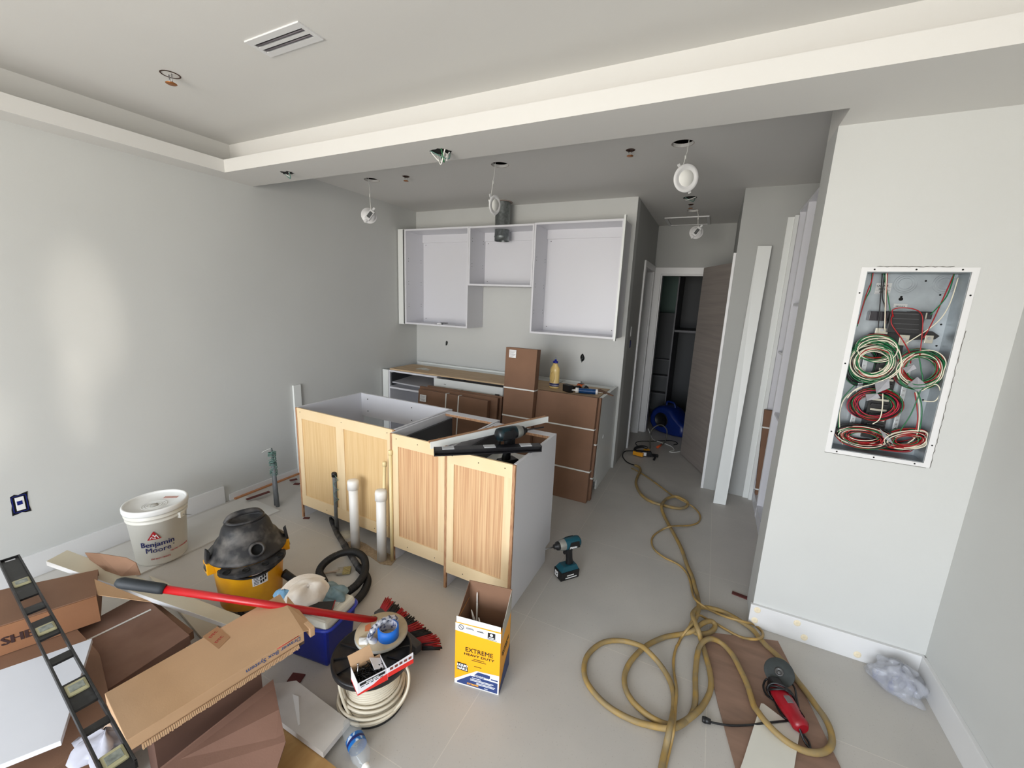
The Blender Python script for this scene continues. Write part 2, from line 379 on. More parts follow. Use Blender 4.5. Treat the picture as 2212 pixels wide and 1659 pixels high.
# dark voids above the holes (real recess cans of gypsum edge)
for i,(x,y,r) in enumerate(LAMPS):
    # hanging wafer downlight
    zc=(2.503,2.43,2.41,2.49)[i]
    lbl=('white round downlight hanging face-on by its wire, lowest over the kitchen aisle','white round downlight hanging edge-on beside the metal duct','white round downlight hanging back-out near the left wall','white round downlight hanging back-out in the dark hall')[i]
    pz={0:(1482,385),1:(1069,443),2:(797,466),3:(1504,502)}[i]
    c=aty(pz[0],pz[1],y)
    t_=thing('downlight',lbl,'light',loc=(c.x,y,c.z),group='unmounted downlights')
    yaw=(math.radians(33),math.radians(82),math.radians(235),math.radians(190))[i]
    # disc local: axis along local z
    N=Matrix.Translation(c)@Matrix.Rotation(yaw,4,'Z')@Matrix.Rotation(PI/2+.12,4,'X')@Matrix.Rotation(.6,4,'Z')
    R=(.083,.072,.070,.068)[i]
    mb=MB(N); mb.lathe([(0,.004),(.052*R/.07,.004),(.054*R/.07,.006),(R-.002,.003),(R,0),(R-.002,-.002),(.052*R/.07,-.003),(.052*R/.07,-.018),(0,-.018)],40)
    mb.build('bezel',mat('lamp_white',(.90,.90,.90),.4),t_)
    mb=MB(N); mb.lathe([(0,.0062),(.040*R/.07,.0062),(.041*R/.07,.004)],32); mb.build('diffuser',mat('frosted_diffuser',(.95,.95,.93),.6),t_)
    mb=MB(N); mb.box(-.022,.022,-.048,.048,-.036,-.018,.002); mb.build('driver',mat('lamp_white',(.90,.90,.90),.4),t_)
    mb=MB(N); mb.box(-.015,.015,-.03,.03,-.0368,-.036); mb.build('rating_label',mat('grey_label',(.36,.37,.37),.6,var=.5,vs=(120,120,120)),t_)
    for sgn in (-1,1):
        mb=MB(N); mb.box(-.008,.008,sgn*(R-.016)-.002,sgn*(R-.016)+.002,-.022,-.004); mb.box(-.009,.009,min(sgn*(R-.014),sgn*(R+.014)),max(sgn*(R-.014),sgn*(R+.014)),-.026,-.022,.001)
        mb.build('spring_clip',mat('lamp_white',(.90,.90,.90),.4),t_)
    top=Vector((x+(.035 if i in(0,3) else -.04),y,HK+.02)); att=N@Vector((0,.03,-.03)); mid=(top+att)/2
    mb=MB(); P=smooth_path([top,top.lerp(att,.35)+Vector((.003,0,0)),mid,top.lerp(att,.8)+Vector((-.003,0,0)),att],5)
    mb.tube(P,.0026,6); mb.cyl(mid+Vector((0,0,.014)),mid-Vector((0,0,.014)),.0055,seg=8)
    mb.build('wire',strapw,t_)
def can(mb,x,y,r,z,h=.09):
    mb.lathe([(r,0),(r,.015),(r*.99,.02)],24,c=(x,y,z))
for (x,y,r),wl in zip(LAMPS,('above the lowest face-on downlight','beside the metal duct','nearest the left wall','in the dark hall')):
    mb=MB(); mb.lathe([(r+.001,.0),(r+.001,.022)],28,c=(x,y,HK-.0005)); mb.lathe([(r+.003,-.001),(r,.0)],28,c=(x,y,HK))
    single(mb,'cut_hole_rim',mat('raw_gypsum',(.62,.56,.53),.9,var=.2,vs=(80,80,80)),'rough round ceiling cut-out with a downlight wire coming out, '+wl,'cut-out',group='downlight cut-outs')
SPL=['copper sprinkler head in the ceiling right of the middle downlight','copper sprinkler head in the ceiling between the left two downlights','small sprinkler head in the dark hall ceiling']
for (x,y,r),l in zip(SPR+[(-2.628,1.319,.04)],SPL+['sprinkler head with round copper plate in the raised ceiling left of the vent']):
    z=HK if y>2 else HT
    t_=thing('sprinkler_head',l,'sprinkler',loc=(x,y,z),group='ceiling sprinkler heads')
    k=1.0 if r<.035 else 1.15
    mb=MB(); mb.lathe([(r*1.1,-.001),(r*.95,-.003),(r*.9,.002),(r*.35,.004),(.0,.004)],24,c=(x,y,z)); mb.build('cup',mat('bronze_cup',(.30,.20,.15),.5,metal=.5),t_)
    for dx in (-.011,.011):
        mb=MB(); mb.cyl((x+dx*k,y,z),(x+dx*.8*k,y,z-.035*k),.0025,seg=8); mb.build('frame_arm',chrome,t_)
    mb=MB(); mb.lathe([(0,-.034*k),(.02*k,-.035*k),(.022*k,-.037*k),(.018*k,-.039*k),(0,-.039*k)],20,c=(x,y,z)); mb.build('deflector',brass,t_)
# supply vent
vt=thing('ceiling_vent','white linear slot vent in the raised ceiling','vent',loc=(-1.80,1.35,HT))
vx0,vx1,vy0,vy1=-1.975,-1.63,1.29,1.41; z=HT
mb=MB(); mb.box(vx0,vx1,vy0,vy0+.03,z-.006,z); mb.box(vx0,vx1,vy1-.03,vy1,z-.006,z); mb.box(vx0,vx0+.02,vy0+.03,vy1-.03,z-.006,z); mb.box(vx1-.02,vx1,vy0+.03,vy1-.03,z-.006,z); mb.box(vx0+.02,vx1-.02,1.342,1.358,z-.006,z)
mb.build('frame',trimw,vt)
MB().box(vx0+.02,vx1-.02,vy0+.03,vy1-.03,z-.0008,z+.0).build('slot_void',hole,vt)
for yy in (1.331,1.369):
    MB().cyl((vx0+.03,yy,z-.004),(vx1-.02,yy,z-.004),.004,seg=8).build('deflector_blade',mat('vent_grey',(.35,.33,.35),.5),vt)
# access hatch
ah=thing('access_hatch','white framed access hatch in the hall ceiling','hatch',loc=(-.43,5.45,HK))
mb=MB(); z=HK; x0,x1,y0,y1=-.67,-.2,5.225,5.70
for bx in ((x0,x1,y0,y0+.03),(x0,x1,y1-.02,y1),(x0,x0+.03,y0+.03,y1-.02),(x1-.03,x1,y0+.03,y1-.02)): mb.box(*bx,z-.012,z,.002)
mb.build('frame',trimw,ah); MB().box(x0+.033,x1-.033,y0+.033,y1-.023,z-.006,z).build('panel',ceil,ah)
# torn cable openings in soffit and hall
def torn(px,py,z,r,label,seed,wires=True):
    random.seed(seed); p=at(px,py,z); t_=thing('cable_opening',label,'cable opening',loc=p)
    mb=MB(); N=18; pts=[(p.x+r*(1+.25*random.uniform(-1,1))*math.cos(2*PI*k/N),p.y+r*(.75+.25*random.uniform(-1,1))*math.sin(2*PI*k/N),z-.0015) for k in range(N)]
    mb.prism(pts,(0,0,.0012)); mb.build('opening',hole,t_)
    for k in range(5 if wires else 2):
        a=random.uniform(0,PI); q=Vector((math.cos(a),math.sin(a),0))*r*.9; w=Vector((random.uniform(-r,r)*.5,random.uniform(-r,r)*.5,-.02-.012*k))
        c=p+Vector((0,0,-.003)); mb=MB(); mb.tube(smooth_path([c-q,c+w,c+q*.9],8),.0035,6); mb.build('wire',(strapw,teal,strapw,mat('green_wire',(.12,.42,.25),.4),strapw)[k],t_)
    if wires:
        mb=MB(); c=p; mb.tube(smooth_path([c+Vector((.02,0,-.005)),c+Vector((.05,-.01,-.025)),c+Vector((.055,-.02,-.06))],8),.003,6); mb.build('wire',strapw,t_)
torn(952,327,HS,.062,'torn round opening with white and green wires in the soffit underside',1)
torn(620,373,HS,.045,'small torn opening with grey cable in the soffit near the left wall',2,False)
torn(1491,427,HK,.06,'torn opening with loose wire in the hall ceiling nearest the kitchen',3,False)
# ================= wall boxes =================
def outlet(N,w,h,label,wires=True,mm=None):
    t_=thing('outlet_box',label,'outlet box',M=N)
    random.seed(len(label)); k=16; pts=[]
    for i in range(k):
        a=2*PI*i/k; c,s_=math.cos(a),math.sin(a); q=.5/max(abs(c),abs(s_))*random.uniform(.9,1.12)
        pts.append((w*c*q*1.15,h*s_*q*1.12,.0008))
    MB(N).prism(pts,(0,0,.0008)).build('cut_edge',hole,t_)
    mb=MB(N)
    mb.box(-w/2,w/2,-h/2,-h/2+.004,.001,.004);mb.box(-w/2,w/2,h/2-.004,h/2,.001,.004);mb.box(-w/2,-w/2+.004,-h/2,h/2,.001,.004);mb.box(w/2-.004,w/2,-h/2,h/2,.001,.004)
    mb.build('box_rim',mm or mat('blue_box',(.08,.13,.45),.4),t_)
    if wires:
        mb=MB(N); mb.box(-w*.28,w*.3,-h*.38,h*.40,.002,.006,.001); mb.build('cover_paper',paper,t_)
        mb=MB(N); mb.box(-w*.20,w*.16,-h*.05,h*.18,.006,.0075); mb.build('blue_mark',mat('blue_box',(.08,.13,.45),.4),t_)
    return t_
NL=lambda p:frame(p,(0,1,0),(0,0,1))   # on left wall: x->+Y, y->Z, z->+X
outlet(NL(Vector((XL,.712,.463))),.058,.10,'blue electrical box with torn plaster edge low on the left wall')
NH=lambda p:frame(p,(0,1,0),(0,0,1))
outlet(NH(atx(1361,743,-.79)),.05,.07,'blue electrical box on the hall corner wall',False)
NB=lambda p:frame(p,(1,0,0),(0,0,1))
p=atx(1363,716,-.79); t_=thing('thermostat_plate','small white blank plate above the blue box on the hall corner wall','plate',M=NH(p)); MB(NH(p)).box(-.02,.02,-.05,.05,.0,.004,.001).build('plate',trimw,t_)
def wallhole(px,py,r,label,seed):
    random.seed(seed); p=aty(px,py,YB); N=NB(p)
    t_=thing('wall_cable_hole',label,'wall hole',M=N); k=14
    MB(N).prism([(r*.75*random.uniform(.75,1.2)*math.cos(2*PI*i/k),r*1.4*random.uniform(.8,1.15)*math.sin(2*PI*i/k),.0008) for i in range(k)],(0,0,.0008)).build('opening',hole,t_)
    mb=MB(N); mb.tube(smooth_path([(0,r*.8,.002),(r*.4,0,.02),(-r*.2,-r*.5,.015),(0,-r*1.6,.01)],6),.0035,6); mb.build('cable',mat('grey_cable',(.3,.33,.32),.5),t_)
wallhole(965,741,.02,'small dark cable hole in the kitchen wall under the left upper cabinet',5)
wallhole(1258,773,.03,'dark cable hole in the kitchen wall above the caulk tube',6)
# ================= upper cabinets =================
def boxcab(name,label,x0,x1,y0,y1,z0,z1,th=.018,holes=(),extra=None,group=None):
    t_=thing(name,label,'cabinet',loc=((x0+x1)/2,(y0+y1)/2,z0),group=group)
    MB().box(x0,x0+th,y0,y1,z0,z1,.0008).build('side_panel',mel,t_)
    MB().box(x1-th,x1,y0,y1,z0,z1,.0008).build('side_panel',mel,t_)
    MB().box(x0+th,x1-th,y0+.0005,y1,z1-th,z1).build('top_panel',mel,t_)
    MB().box(x0+th,x1-th,y0+.0005,y1,z0,z0+th).build('bottom_panel',mel,t_)
    MB().box(x0+th,x1-th,y1-.012,y1-.004,z0+th,z1-th).build('back_panel',mel,t_)
    mb=MB(); mb.box(x0+th,x1-th,y1-.03,y1-.012,z1-th-.09,z1-th); mb.build('hanging_rail',mel,t_)
    mb=MB()
    for hx,hy,hz,ax in holes:
        if ax=='x': mb.cyl((hx,hy,hz),(hx+.0015,hy,hz),.0035,seg=8)
        else: mb.cyl((hx,hy,hz),(hx,hy-.0015,hz),.0045,seg=8)
    if holes: mb.build('shelf_pin_hole',hole,t_,label='dark drilled holes')['kind']='stuff'
    return t_
UY0,UY1=3.862,4.196
def pins(x0,x1,z0,z1):
    L=[]
    for z in (z0+.2,z0+.23,z0+.46,z0+.49,z0+.72,z0+.75):
        for y in (UY0+.045,UY1-.06):
            if z<z1-.1: L.append((x0+.018,y,z,'x'))
    for z in (z0+.06,z1-.13): L.append((x0+.055,UY1-.012,z,'y')); L.append((x1-.10,UY1-.012,z,'y')) if z<z0+.1 else None
    return L
c1=boxcab('wall_cabinet','open white upper cabinet at the left end of the kitchen wall',-3.305,-2.442,UY0,UY1,1.388,2.452,holes=pins(-3.305,-2.442,1.388,2.452),group='open upper cabinets')
MB().box(-3.40,-3.309,UY0-.004,UY0+.016,1.382,2.455,.001).build('filler_strip',mel2,c1)
MB().box(-3.325,-3.307,UY0-.004,UY1-.1,1.384,2.452,.001).build('filler_return',mel2,c1)
c2=boxcab('wall_cabinet','short open white upper cabinet in the middle with the duct passing through',-2.440,-1.692,UY0,UY1,1.848,2.450,holes=pins(-2.44,-1.692,1.848,2.45),group='open upper cabinets')
p=aty(1146,573,3.95); MB().box(-1.7115,-1.7100,3.94,3.965,p.z-.03,p.z+.03).build('wiring_slot',hole,c2)
c3=boxcab('wall_cabinet','open white upper cabinet at the right end of the kitchen wall',-1.690,-.828,UY0,UY1,1.390,2.456,holes=pins(-1.69,-.828,1.39,2.456),group='open upper cabinets')
MB().box(-.832,-.813,UY0-.018,UY0+.02,1.376,2.485,.001).build('filler_strip',mel2,c3)
# items in left cabinet
p=aty(955,698,3.93); p.z=1.388+.0185
pb=thing('hinge_packet','small black and white hinge packet lying in the left upper cabinet','packet',loc=p,rot=(0,0,.2)); N=WM[pb.name]
MB(N).box(-.055,.0,-.02,.03,0,.012,.002).build('paper_slip',paper,pb); MB(N).box(-.01,.06,-.025,.03,.012,.02,.002).build('plastic_case',black,pb)
# duct
dx,dy,dr=-2.085,4.03,.078
q=aty(1084,520,dy); dx=q.x
dz0=aty(1084,521,dy).z
dt=thing('exhaust_duct','round galvanised duct dropping from the ceiling through the middle upper cabinet','duct',loc=(dx,dy,dz0))
mb=MB(); mb.lathe([(dr-.003,0),(dr,0),(dr,2.452-dz0-.1),(dr+.004,2.452-dz0-.095),(dr+.004,2.452-dz0-.085),(dr,2.452-dz0-.08),(dr,HK-dz0-.01)],36,c=(dx,dy,dz0)); mb.lathe([(dr-.003,0),(dr-.003,HK-dz0-.01)],36,c=(dx,dy,dz0)); mb.lathe([(dr-.004,.02),(0,.06)],36,c=(dx,dy,dz0))
mb.build('pipe',galv,dt)
MB().lathe([(dr-.002,.03),(0,.032)],30,c=(dx,dy,dz0)).build('inner_darkness',hole,dt)
mb=MB(); mb.lathe([(dr,.0),(dr+.02,-.001),(dr+.022,-.004),(dr,-.006)],30,c=(dx,dy,HK)); mb.build('ceiling_cut',mat('raw_gypsum',(.62,.56,.53),.9,var=.2,vs=(80,80,80)),dt)
mb=MB(); mb.prism([(dx-.05,dy-dr-.002,HK-.03),(dx-.02,dy-dr-.003,HK-.03),(dx-.03,dy-dr-.003,HK-.075),(dx-.065,dy-dr+.012,HK-.06)],(0,-.001,0)); mb.build('foil_tape',paper,dt)
# ================= base cabinets along back wall =================
BY0,BY1,BZ=3.575,4.18,.868
def side(mb,x0,x1,y0,y1,z1,kick=.1,kd=.07,front='y0'):
    if front=='y0': pts=[(x0,y0+kd,0),(x0,y1,0),(x0,y1,z1),(x0,y0,z1),(x0,y0,kick),(x0,y0+kd,kick)]
    else: pts=[(x0,y0,0),(x0,y1-kd,0),(x0,y1-kd,kick),(x0,y1,kick),(x0,y1,z1),(x0,y0,z1)]
    mb.prism(pts,(x1-x0,0,0)); return mb
def base(label,x0,x1):
    t_=thing('base_cabinet',label,'cabinet',loc=((x0+x1)/2,(BY0+BY1)/2,0),group='base cabinets on the kitchen wall')
    side(MB(),x0,x0+.018,BY0,BY1,BZ).build('side_panel',mel,t_); side(MB(),x1-.018,x1,BY0,BY1,BZ).build('side_panel',mel,t_)
    MB().box(x0+.018,x1-.018,BY0,BY1,.1,.118).build('bottom_panel',mel,t_)
    MB().box(x0+.018,x1-.018,BY1-.01,BY1,.118,BZ).build('back_panel',mel,t_)
    MB().box(x0+.018,x1-.018,BY0+.07,BY0+.082,0,.1).build('toe_kick',mel,t_)
    return t_
b1=base('white base cabinet with open drawer bay in the left kitchen corner',-3.315,-2.655)
MB().box(-3.40,-3.318,BY0-.004,BY0+.014,.0,.868,.001).build('filler_strip',mel2,b1)
MB().box(-3.297,-2.673,BY0,BY0+.02,.655,.675).build('front_rail',mel,b1)
MB().box(-3.297,-2.673,BY0,BY0+.10,.850,BZ).build('top_rail',mel,b1)
MB().box(-3.29,-3.275,BY0+.01,BY0+.5,.69,.835).build('drawer_side',dgrey,b1)
MB().box(-2.69,-2.675,BY0+.01,BY0+.5,.69,.835).build('drawer_side',dgrey,b1)
mb=MB(); mb.hexa([(-3.25,BY0-.01,.725),(-2.70,BY0-.01,.715),(-2.70,BY0+.5,.745),(-3.25,BY0+.5,.755),(-3.25,BY0-.01,.740),(-2.70,BY0-.01,.730),(-2.70,BY0+.5,.76),(-3.25,BY0+.5,.77)])
mb.build('loose_shelf',mat('shelf_grey',(.72,.72,.74),.4),b1)
b2=base('white base cabinet with plain false front panel behind the cartons',-2.653,-1.80)
MB().box(-2.655,-1.815,BY0-.019,BY0-.001,.705,.852,.001).build('front_panel',mel2,b2)
mb=MB()
for u in (-2.52,-2.505,-2.30,-2.285): mb.cyl((u,BY0-.0195,.80 if u<-2.4 else .765),(u,BY0-.021,.80 if u<-2.4 else .765),.004,seg=8)
mb.build('screw_hole',hole,b2)['kind']='stuff'
MB().box(-1.90,-1.85,BY0-.024,BY0-.019,.765,.782,.001).build('hinge_plate',chrome,b2)
MB().box(-2.0,-1.94,BY0-.0195,BY0-.019,.0,.0005).bm.free()
b3=base('white base cabinet with bare end panel at the hall end of the kitchen run',-1.798,-.832)
MB().box(-.850,-.8325,BY0-.02,BY1,.09,.885).build('end_panel',mel2,b3)
side(MB(),-.8315,-.8145,BY0-.04,BY1+.015,.89,kd=.06).build('outer_end_panel',mel2,b3)
p=atx(1303,943,-.8145); N=frame(Vector((-.8145,p.y,p.z)),(0,1,0),(0,0,1)); MB(N).lathe([(.022,0),(.022,.002),(0,.003)],16).build('screw_cap',trimw,b3)
mb=MB(); mb.box(-3.315,-1.80,BY0+.02,BY1-.17,BZ+.001,BZ+.016,.0008); mb.box(-1.798,-.86,BY0-.03,BY1-.16,BZ+.001,BZ+.016,.0008)
single(mb,'plywood_sheet',plytop,'raw plywood sub-top over the base cabinets on the kitchen wall','plywood top')
mb=MB(); mb.box(-3.25,-1.40,BY1-.16,BY1-.04,BZ+.001,BZ+.013,.0008); single(mb,'trim_strip',mel2,'white melamine strip lying on the plywood top along the kitchen wall','trim strip')
mb=MB(); mb.box(-1.38,-.85,BY1-.15,BY1-.03,BZ+.001,BZ+.013,.0008); single(mb,'trim_strip',mel2,'short white melamine strip behind the glue bottle on the plywood top','trim strip')
mb=MB(); mb.box(-3.36,-1.2,BY1-.032,BY1-.012,BZ+.001,BZ+.030,.0008); single(mb,'trim_strip',mel2,'thin white strip along the wall at the back of the plywood top','trim strip')
p=at(915,797,.89); q=thing('plastic_bag','small clear plastic bag of parts on the left end of the plywood top','bag',loc=(p.x,p.y,.885))
random.seed(4); mb=MB(); mb.sheet([[(p.x+(i-5)*.018+random.uniform(-.004,.004),p.y+(j-3)*.014+random.uniform(-.004,.004),.8855+max(0,.014*(1-((i-5)/5)**2-((j-3)/3)**2)+random.uniform(0,.006))) for i in range(11)] for j in range(7)])
mb.build('film',mat('clear_film',(.85,.86,.84),.2,alpha=.55),q)
# ================= island =================
def island(name,label,org,rot,w,d,veneer,center=False,drawer=True,right_white=False,frontpanel=False):
    M=Matrix.Translation(Vector((org[0],org[1],0)))@Matrix.Rotation(rot,4,'Z'); H=.876
    t_=thing(name,label,'cabinet',M=M,group='island cabinets')
    # local: x 0..w, y 0 (back, to the viewer)..d (front), z
    def sp(x0,x1,nm,mm,m2=None):
        mb=MB(M); side(mb,x0,x1,.012,d,H,kick=.105,kd=.075,front='y1'); mb.build(nm,mm,t_)
    sp(0,.016,'side_panel',mel); sp(w-.016,w,'side_panel',mel)
    for x0 in (0,w-.016):
        MB(M).box(x0,x0+.016,-.001,.012,0,H-.002).build('ply_edge',plyedge,t_)
    st=.062; zb=.105
    MB(M).box(.012,w-.012,0,.012,H-.078,H-.002).build('frame_rail',maple,t_); MB(M).box(.012,w-.012,0,.012,zb,zb+.085).build('frame_rail',maple,t_)
    for xa,xb in [(.012,st),(w-st,w-.012)]+([(w*.44,w*.44+.075)] if center else []): MB(M).box(xa,xb,.0005,.012,zb+.085,H-.078).build('frame_stile',mapleV,t_)
    mb=MB(M); mb.box(st-.002,w-st+.002,.007,.012,zb+.083,H-.076); mb.build('veneer_panel',veneer,t_)
    MB(M).box(.016,w-.016,.0125,.024,zb,H-.02).build('inner_back',mel,t_)
    mb=MB(M); mb.box(.016,w-.016,.024,d-.002,.105,.121); mb.build('bottom_panel',mel,t_)
    if frontpanel:
        MB(M).box(.016,w-.016,d-.02,d-.002,H-.20,H-.001).build('front_panel',mel,t_)
        mb=MB(M)
        for hx in (.09,.09,w*.60): mb.cyl((hx,d-.0205,H-.045),(hx,d-.022,H-.045),.005,seg=8); mb.cyl((hx,d-.0205,H-.15),(hx,d-.022,H-.15),.005,seg=8)
        mb.build('screw_hole',hole,t_)['kind']='stuff'
        mb=MB(M); mb.box(0,w,d-.019,d,.35,.37); 
        mb.build('front_rail',mel,t_)
    if drawer:
        MB(M).box(.016,w-.016,d-.075,d,H-.017,H-.001).build('front_rail',mel,t_)
        MB(M).box(.016,w-.016,d-.0765,d-.0752,H-.018,H-.002).build('rail_edge',plyedge,t_)
        MB(M).box(.016,w-.016,.024,.10,H-.017,H-.002).build('back_rail',mel,t_) if False else None
        for x0 in (.03,w-.045):
            MB(M).box(x0,x0+.014,.06,d-.03,H-.20,H-.045).build('drawer_side',dgrey,t_)
        MB(M).box(.044,w-.045,.06,d-.03,H-.195,H-.18).build('drawer_bottom',mel2,t_)
        MB(M).box(.044,w-.045,.06,.074,H-.18,H-.05).build('drawer_back',mel2,t_)
    mb=MB(M)
    for hx,hz in ((.05,H-.03),(w/2,H-.035),(w-.06,H-.03),(w*.3,zb+.03),(w*.8,zb+.03)): mb.cyl((hx,-.001,hz),(hx,.0005,hz),.003,seg=8)
    mb.build('screw_head',hole,t_)['kind']='stuff'
    return t_
i1=island('island_cabinet','wide pale-oak-backed island cabinet with open top, farthest left',(-2.685,1.925),math.radians(-1.2),.955,.625,veneerA,center=True,drawer=False,frontpanel=True)
i2=island('island_cabinet','narrow island cabinet in the middle with dark grey drawer inside',(-1.714,1.850),math.radians(-.8),.430,.63,veneerB)
i3=island('island_cabinet','narrow island cabinet at the right end with white side panel, under the black level',(-1.269,1.80),0.0,.440,.61,veneerB)
# ================= pantry cabinets behind the panel wall =================
def pantry(label,y0,y1,shelves,vis=True):
    X0,X1,Z0,Z1=.50,1.085,.0,2.512
    t_=thing('pantry_cabinet',label,'cabinet',loc=((X0+X1)/2,(y0+y1)/2,0),group='tall pantry cabinets')
    MB().box(X0,X1,y0,y0+.02,Z0,Z1,.0006).build('side_panel',mel,t_); MB().box(X0,X1,y1-.02,y1,Z0,Z1,.0006).build('side_panel',mel,t_)
    MB().box(X0,X1,y0+.02,y1-.02,Z1-.02,Z1).build('top_panel',mel,t_)
    MB().box(X1-.01,X1,y0+.02,y1-.02,.1,Z1-.02).build('back_panel',mel,t_)
    MB().box(X0,X1-.01,y0+.02,y1-.02,.09,.108).build('bottom_panel',mel,t_)
    MB().box(X0+.002,X0+.018,y0+.02,y1-.02,0,.09).build('plinth',mel,t_)
    for z in shelves: MB().box(X0+.01,X1-.01,y0+.021,y1-.021,z,z+.018).build('shelf',mel,t_)
    mb=MB()
    for z in (.3,.55,1.05,1.1,1.55,1.6,2.1,2.4): mb.cyl((X0+.05,y1-.0205,z),(X0+.05,y1-.022,z),.005,seg=8)
    mb.build('shelf_pin_hole',hole,t_)['kind']='stuff'
    return t_
pa=pantry('far tall white pantry cabinet with a brown carton standing in it',3.80,4.155,(1.36,))
pb_=pantry('near tall white pantry cabinet half hidden behind the breaker panel wall',2.75,3.797,(1.75,.9))
mb=MB(); mb.box(.425,.498,4.15,4.168,.0,2.462,.001); mb.box(.47,.498,4.12,4.15,.0,2.47,.001); single(mb,'filler_trim',mel2,'tall white grooved filler trim beside the far pantry cabinet','trim')
# leaning white board
b0=at(1540,1085,.0); b1_=at(1560,1089,.0)
mb=MB(); t0=aty(1636,533,4.145); t1=aty(1659,531,4.145)
w_=.10; dirx=Vector((1,.12,0)).normalized()
B0=Vector((b0.x,b0.y,0)); B1=B0+dirx*w_; T0=Vector((t0.x,4.128,t0.z)); T1=T0+Vector((w_,0,0))
nn=(T0-B0).cross(dirx).normalized()*-.016
mb.hexa([B0,B1,B1+nn,B0+nn,T0,T1,T1+nn,T0+nn]); single(mb,'leaning_board',mel2,'long narrow white board leaning against the wall beside the pantry','board')
mb=MB(); mb.box(-.003+.105,.235,4.150,4.168,.01,2.0); 
mb.bm.free()
# ================= breaker panel =================
PY=2.384
ep=thing('breaker_panel','open breaker panel without cover, full of coiled wires, set in the white wall','electrical panel',loc=((PX0+PX1)/2,PY,PZ0))
enc=mat('panel_steel',(.60,.63,.65),.38,metal=.55,var=.12,vs=(14,14,14))
mb=MB(); D=.10
mb.box(PX0+.001,PX1-.001,PY+D,PY+D+.002,PZ0+.001,PZ1-.001)
mb.box(PX0+.001,PX0+.003,PY+.001,PY+D,PZ0+.001,PZ1-.001); mb.box(PX1-.003,PX1-.001,PY+.001,PY+D,PZ0+.001,PZ1-.001)
mb.box(PX0+.003,PX1-.003,PY+.001,PY+D,PZ1-.003,PZ1-.001); mb.box(PX0+.003,PX1-.003,PY+.001,PY+D,PZ0+.001,PZ0+.003)
mb.build('enclosure',enc,ep)
mb=MB(); fo=.022
mb.box(PX0-fo,PX1+fo,PY-.003,PY,PZ1,PZ1+.018); mb.box(PX0-fo,PX1+fo,PY-.003,PY,PZ0-.018,PZ0); mb.box(PX0-fo,PX0,PY-.003,PY,PZ0,PZ1); mb.box(PX1,PX1+fo,PY-.003,PY,PZ0,PZ1)
mb.build('flange',trimw,ep)
for hx,hz in ((.60,PZ1+.009),(.74,PZ1+.009),(.885,PZ1+.009),(.60,PZ0-.009),(.74,PZ0-.009),(.885,PZ0-.009),(PX0-.012,1.80),(PX0-.012,1.48),(PX0-.012,1.15),(PX1+.012,1.80),(PX1+.012,1.15)):
    MB().cyl((hx,PY-.0032,hz),(hx,PY-.0038,hz),.0035,seg=10).build('flange_screw_hole',hole,ep)
# torn plaster line round the flange
random.seed(3)
mb=MB(); P=[(PX1+fo+.003+random.uniform(-.002,.002),PY-.0012,PZ0-.02+i*.012) for i in range(52)]; mb.tube(P,.0009,5,rf=lambda t:.4+.9*abs(math.sin(t*37)))
P=[(PX0+.03+i*.012,PY-.0012,PZ1+.021+random.uniform(-.002,.002)) for i in range(22)]; mb.tube(P,.0012,5,rf=lambda t:.4+.9*abs(math.sin(t*31)))
P=[(PX0-fo+i*.012,PY-.0012,PZ0-.021+random.uniform(-.0006,.0006)) for i in range(32)]; mb.tube(P,.0008,5)
mb.build('plaster_crack',mat('plaster_crack',(.38,.36,.33),.9),ep)
YB2=PY+D-.001
def KO(cx,cz,label=None):
    for r in (.042,.034,.025):
        mb=MB(Matrix.Translation(Vector((cx,YB2,cz)))@Matrix.Rotation(PI/2,4,'X')); mb.lathe([(r,0),(r-.0008,.0012),(r-.0016,0)],30); mb.build('knockout_ring',enc,ep)
p=aty(1956,613,YB2); KO(p.x,p.z); p=aty(2042,613,YB2); KO(min(p.x,.885),p.z)
mb=MB()
for px,py in ((2000,607),(2031,637),(2033,701),(2023,747),(1911,608),(1994,864)): p=aty(px,py,YB2); mb.cyl((p.x,p.y,p.z),(p.x,p.y-.0006,p.z),.004,seg=10)
p=aty(1946,646,YB2); mb.cyl((p.x,p.y,p.z),(p.x,p.y-.0006,p.z),.008,seg=14); mb.cyl((p.x,p.y,p.z+.01),(p.x,p.y-.0006,p.z+.01),.0045,seg=10)
mb.build('mounting_hole',hole,ep)['kind']='stuff'
p=aty(1908,622,YB2); mb=MB(); mb.box(p.x-.028,p.x+.028,YB2-.0006,YB2,p.z-.028,p.z+.022); mb.build('data_label',mat('label_grey',(.74,.75,.75),.6),ep)
mb=MB()
for i in range(3):
    N=frame((p.x-.004,YB2-.0008,p.z+.006-.014*i),(1,0,0),(0,0,1)); mb.text(('CAL  ATE','600 V','602')[i],.010,N,off=.0004)
    mb.box(p.x-.026,p.x+.026,YB2-.0009,YB2-.0006,p.z+.003-.014*i,p.z+.0038-.014*i)
mb.build('lettering',ink,ep)
p=aty(1945,660,YB2); mb=MB(); mb.box(p.x-.024,p.x+.024,YB2-.0006,YB2,p.z-.008,p.z+.008); mb.build('data_label',mat('label_grey',(.74,.75,.75),.6),ep)
mb=MB(); mb.text('MM A 17 P',.007,frame((p.x,YB2-.0008,p.z-.006),(1,0,0),(0,0,1)),off=.0003); mb.build('lettering',ink,ep)
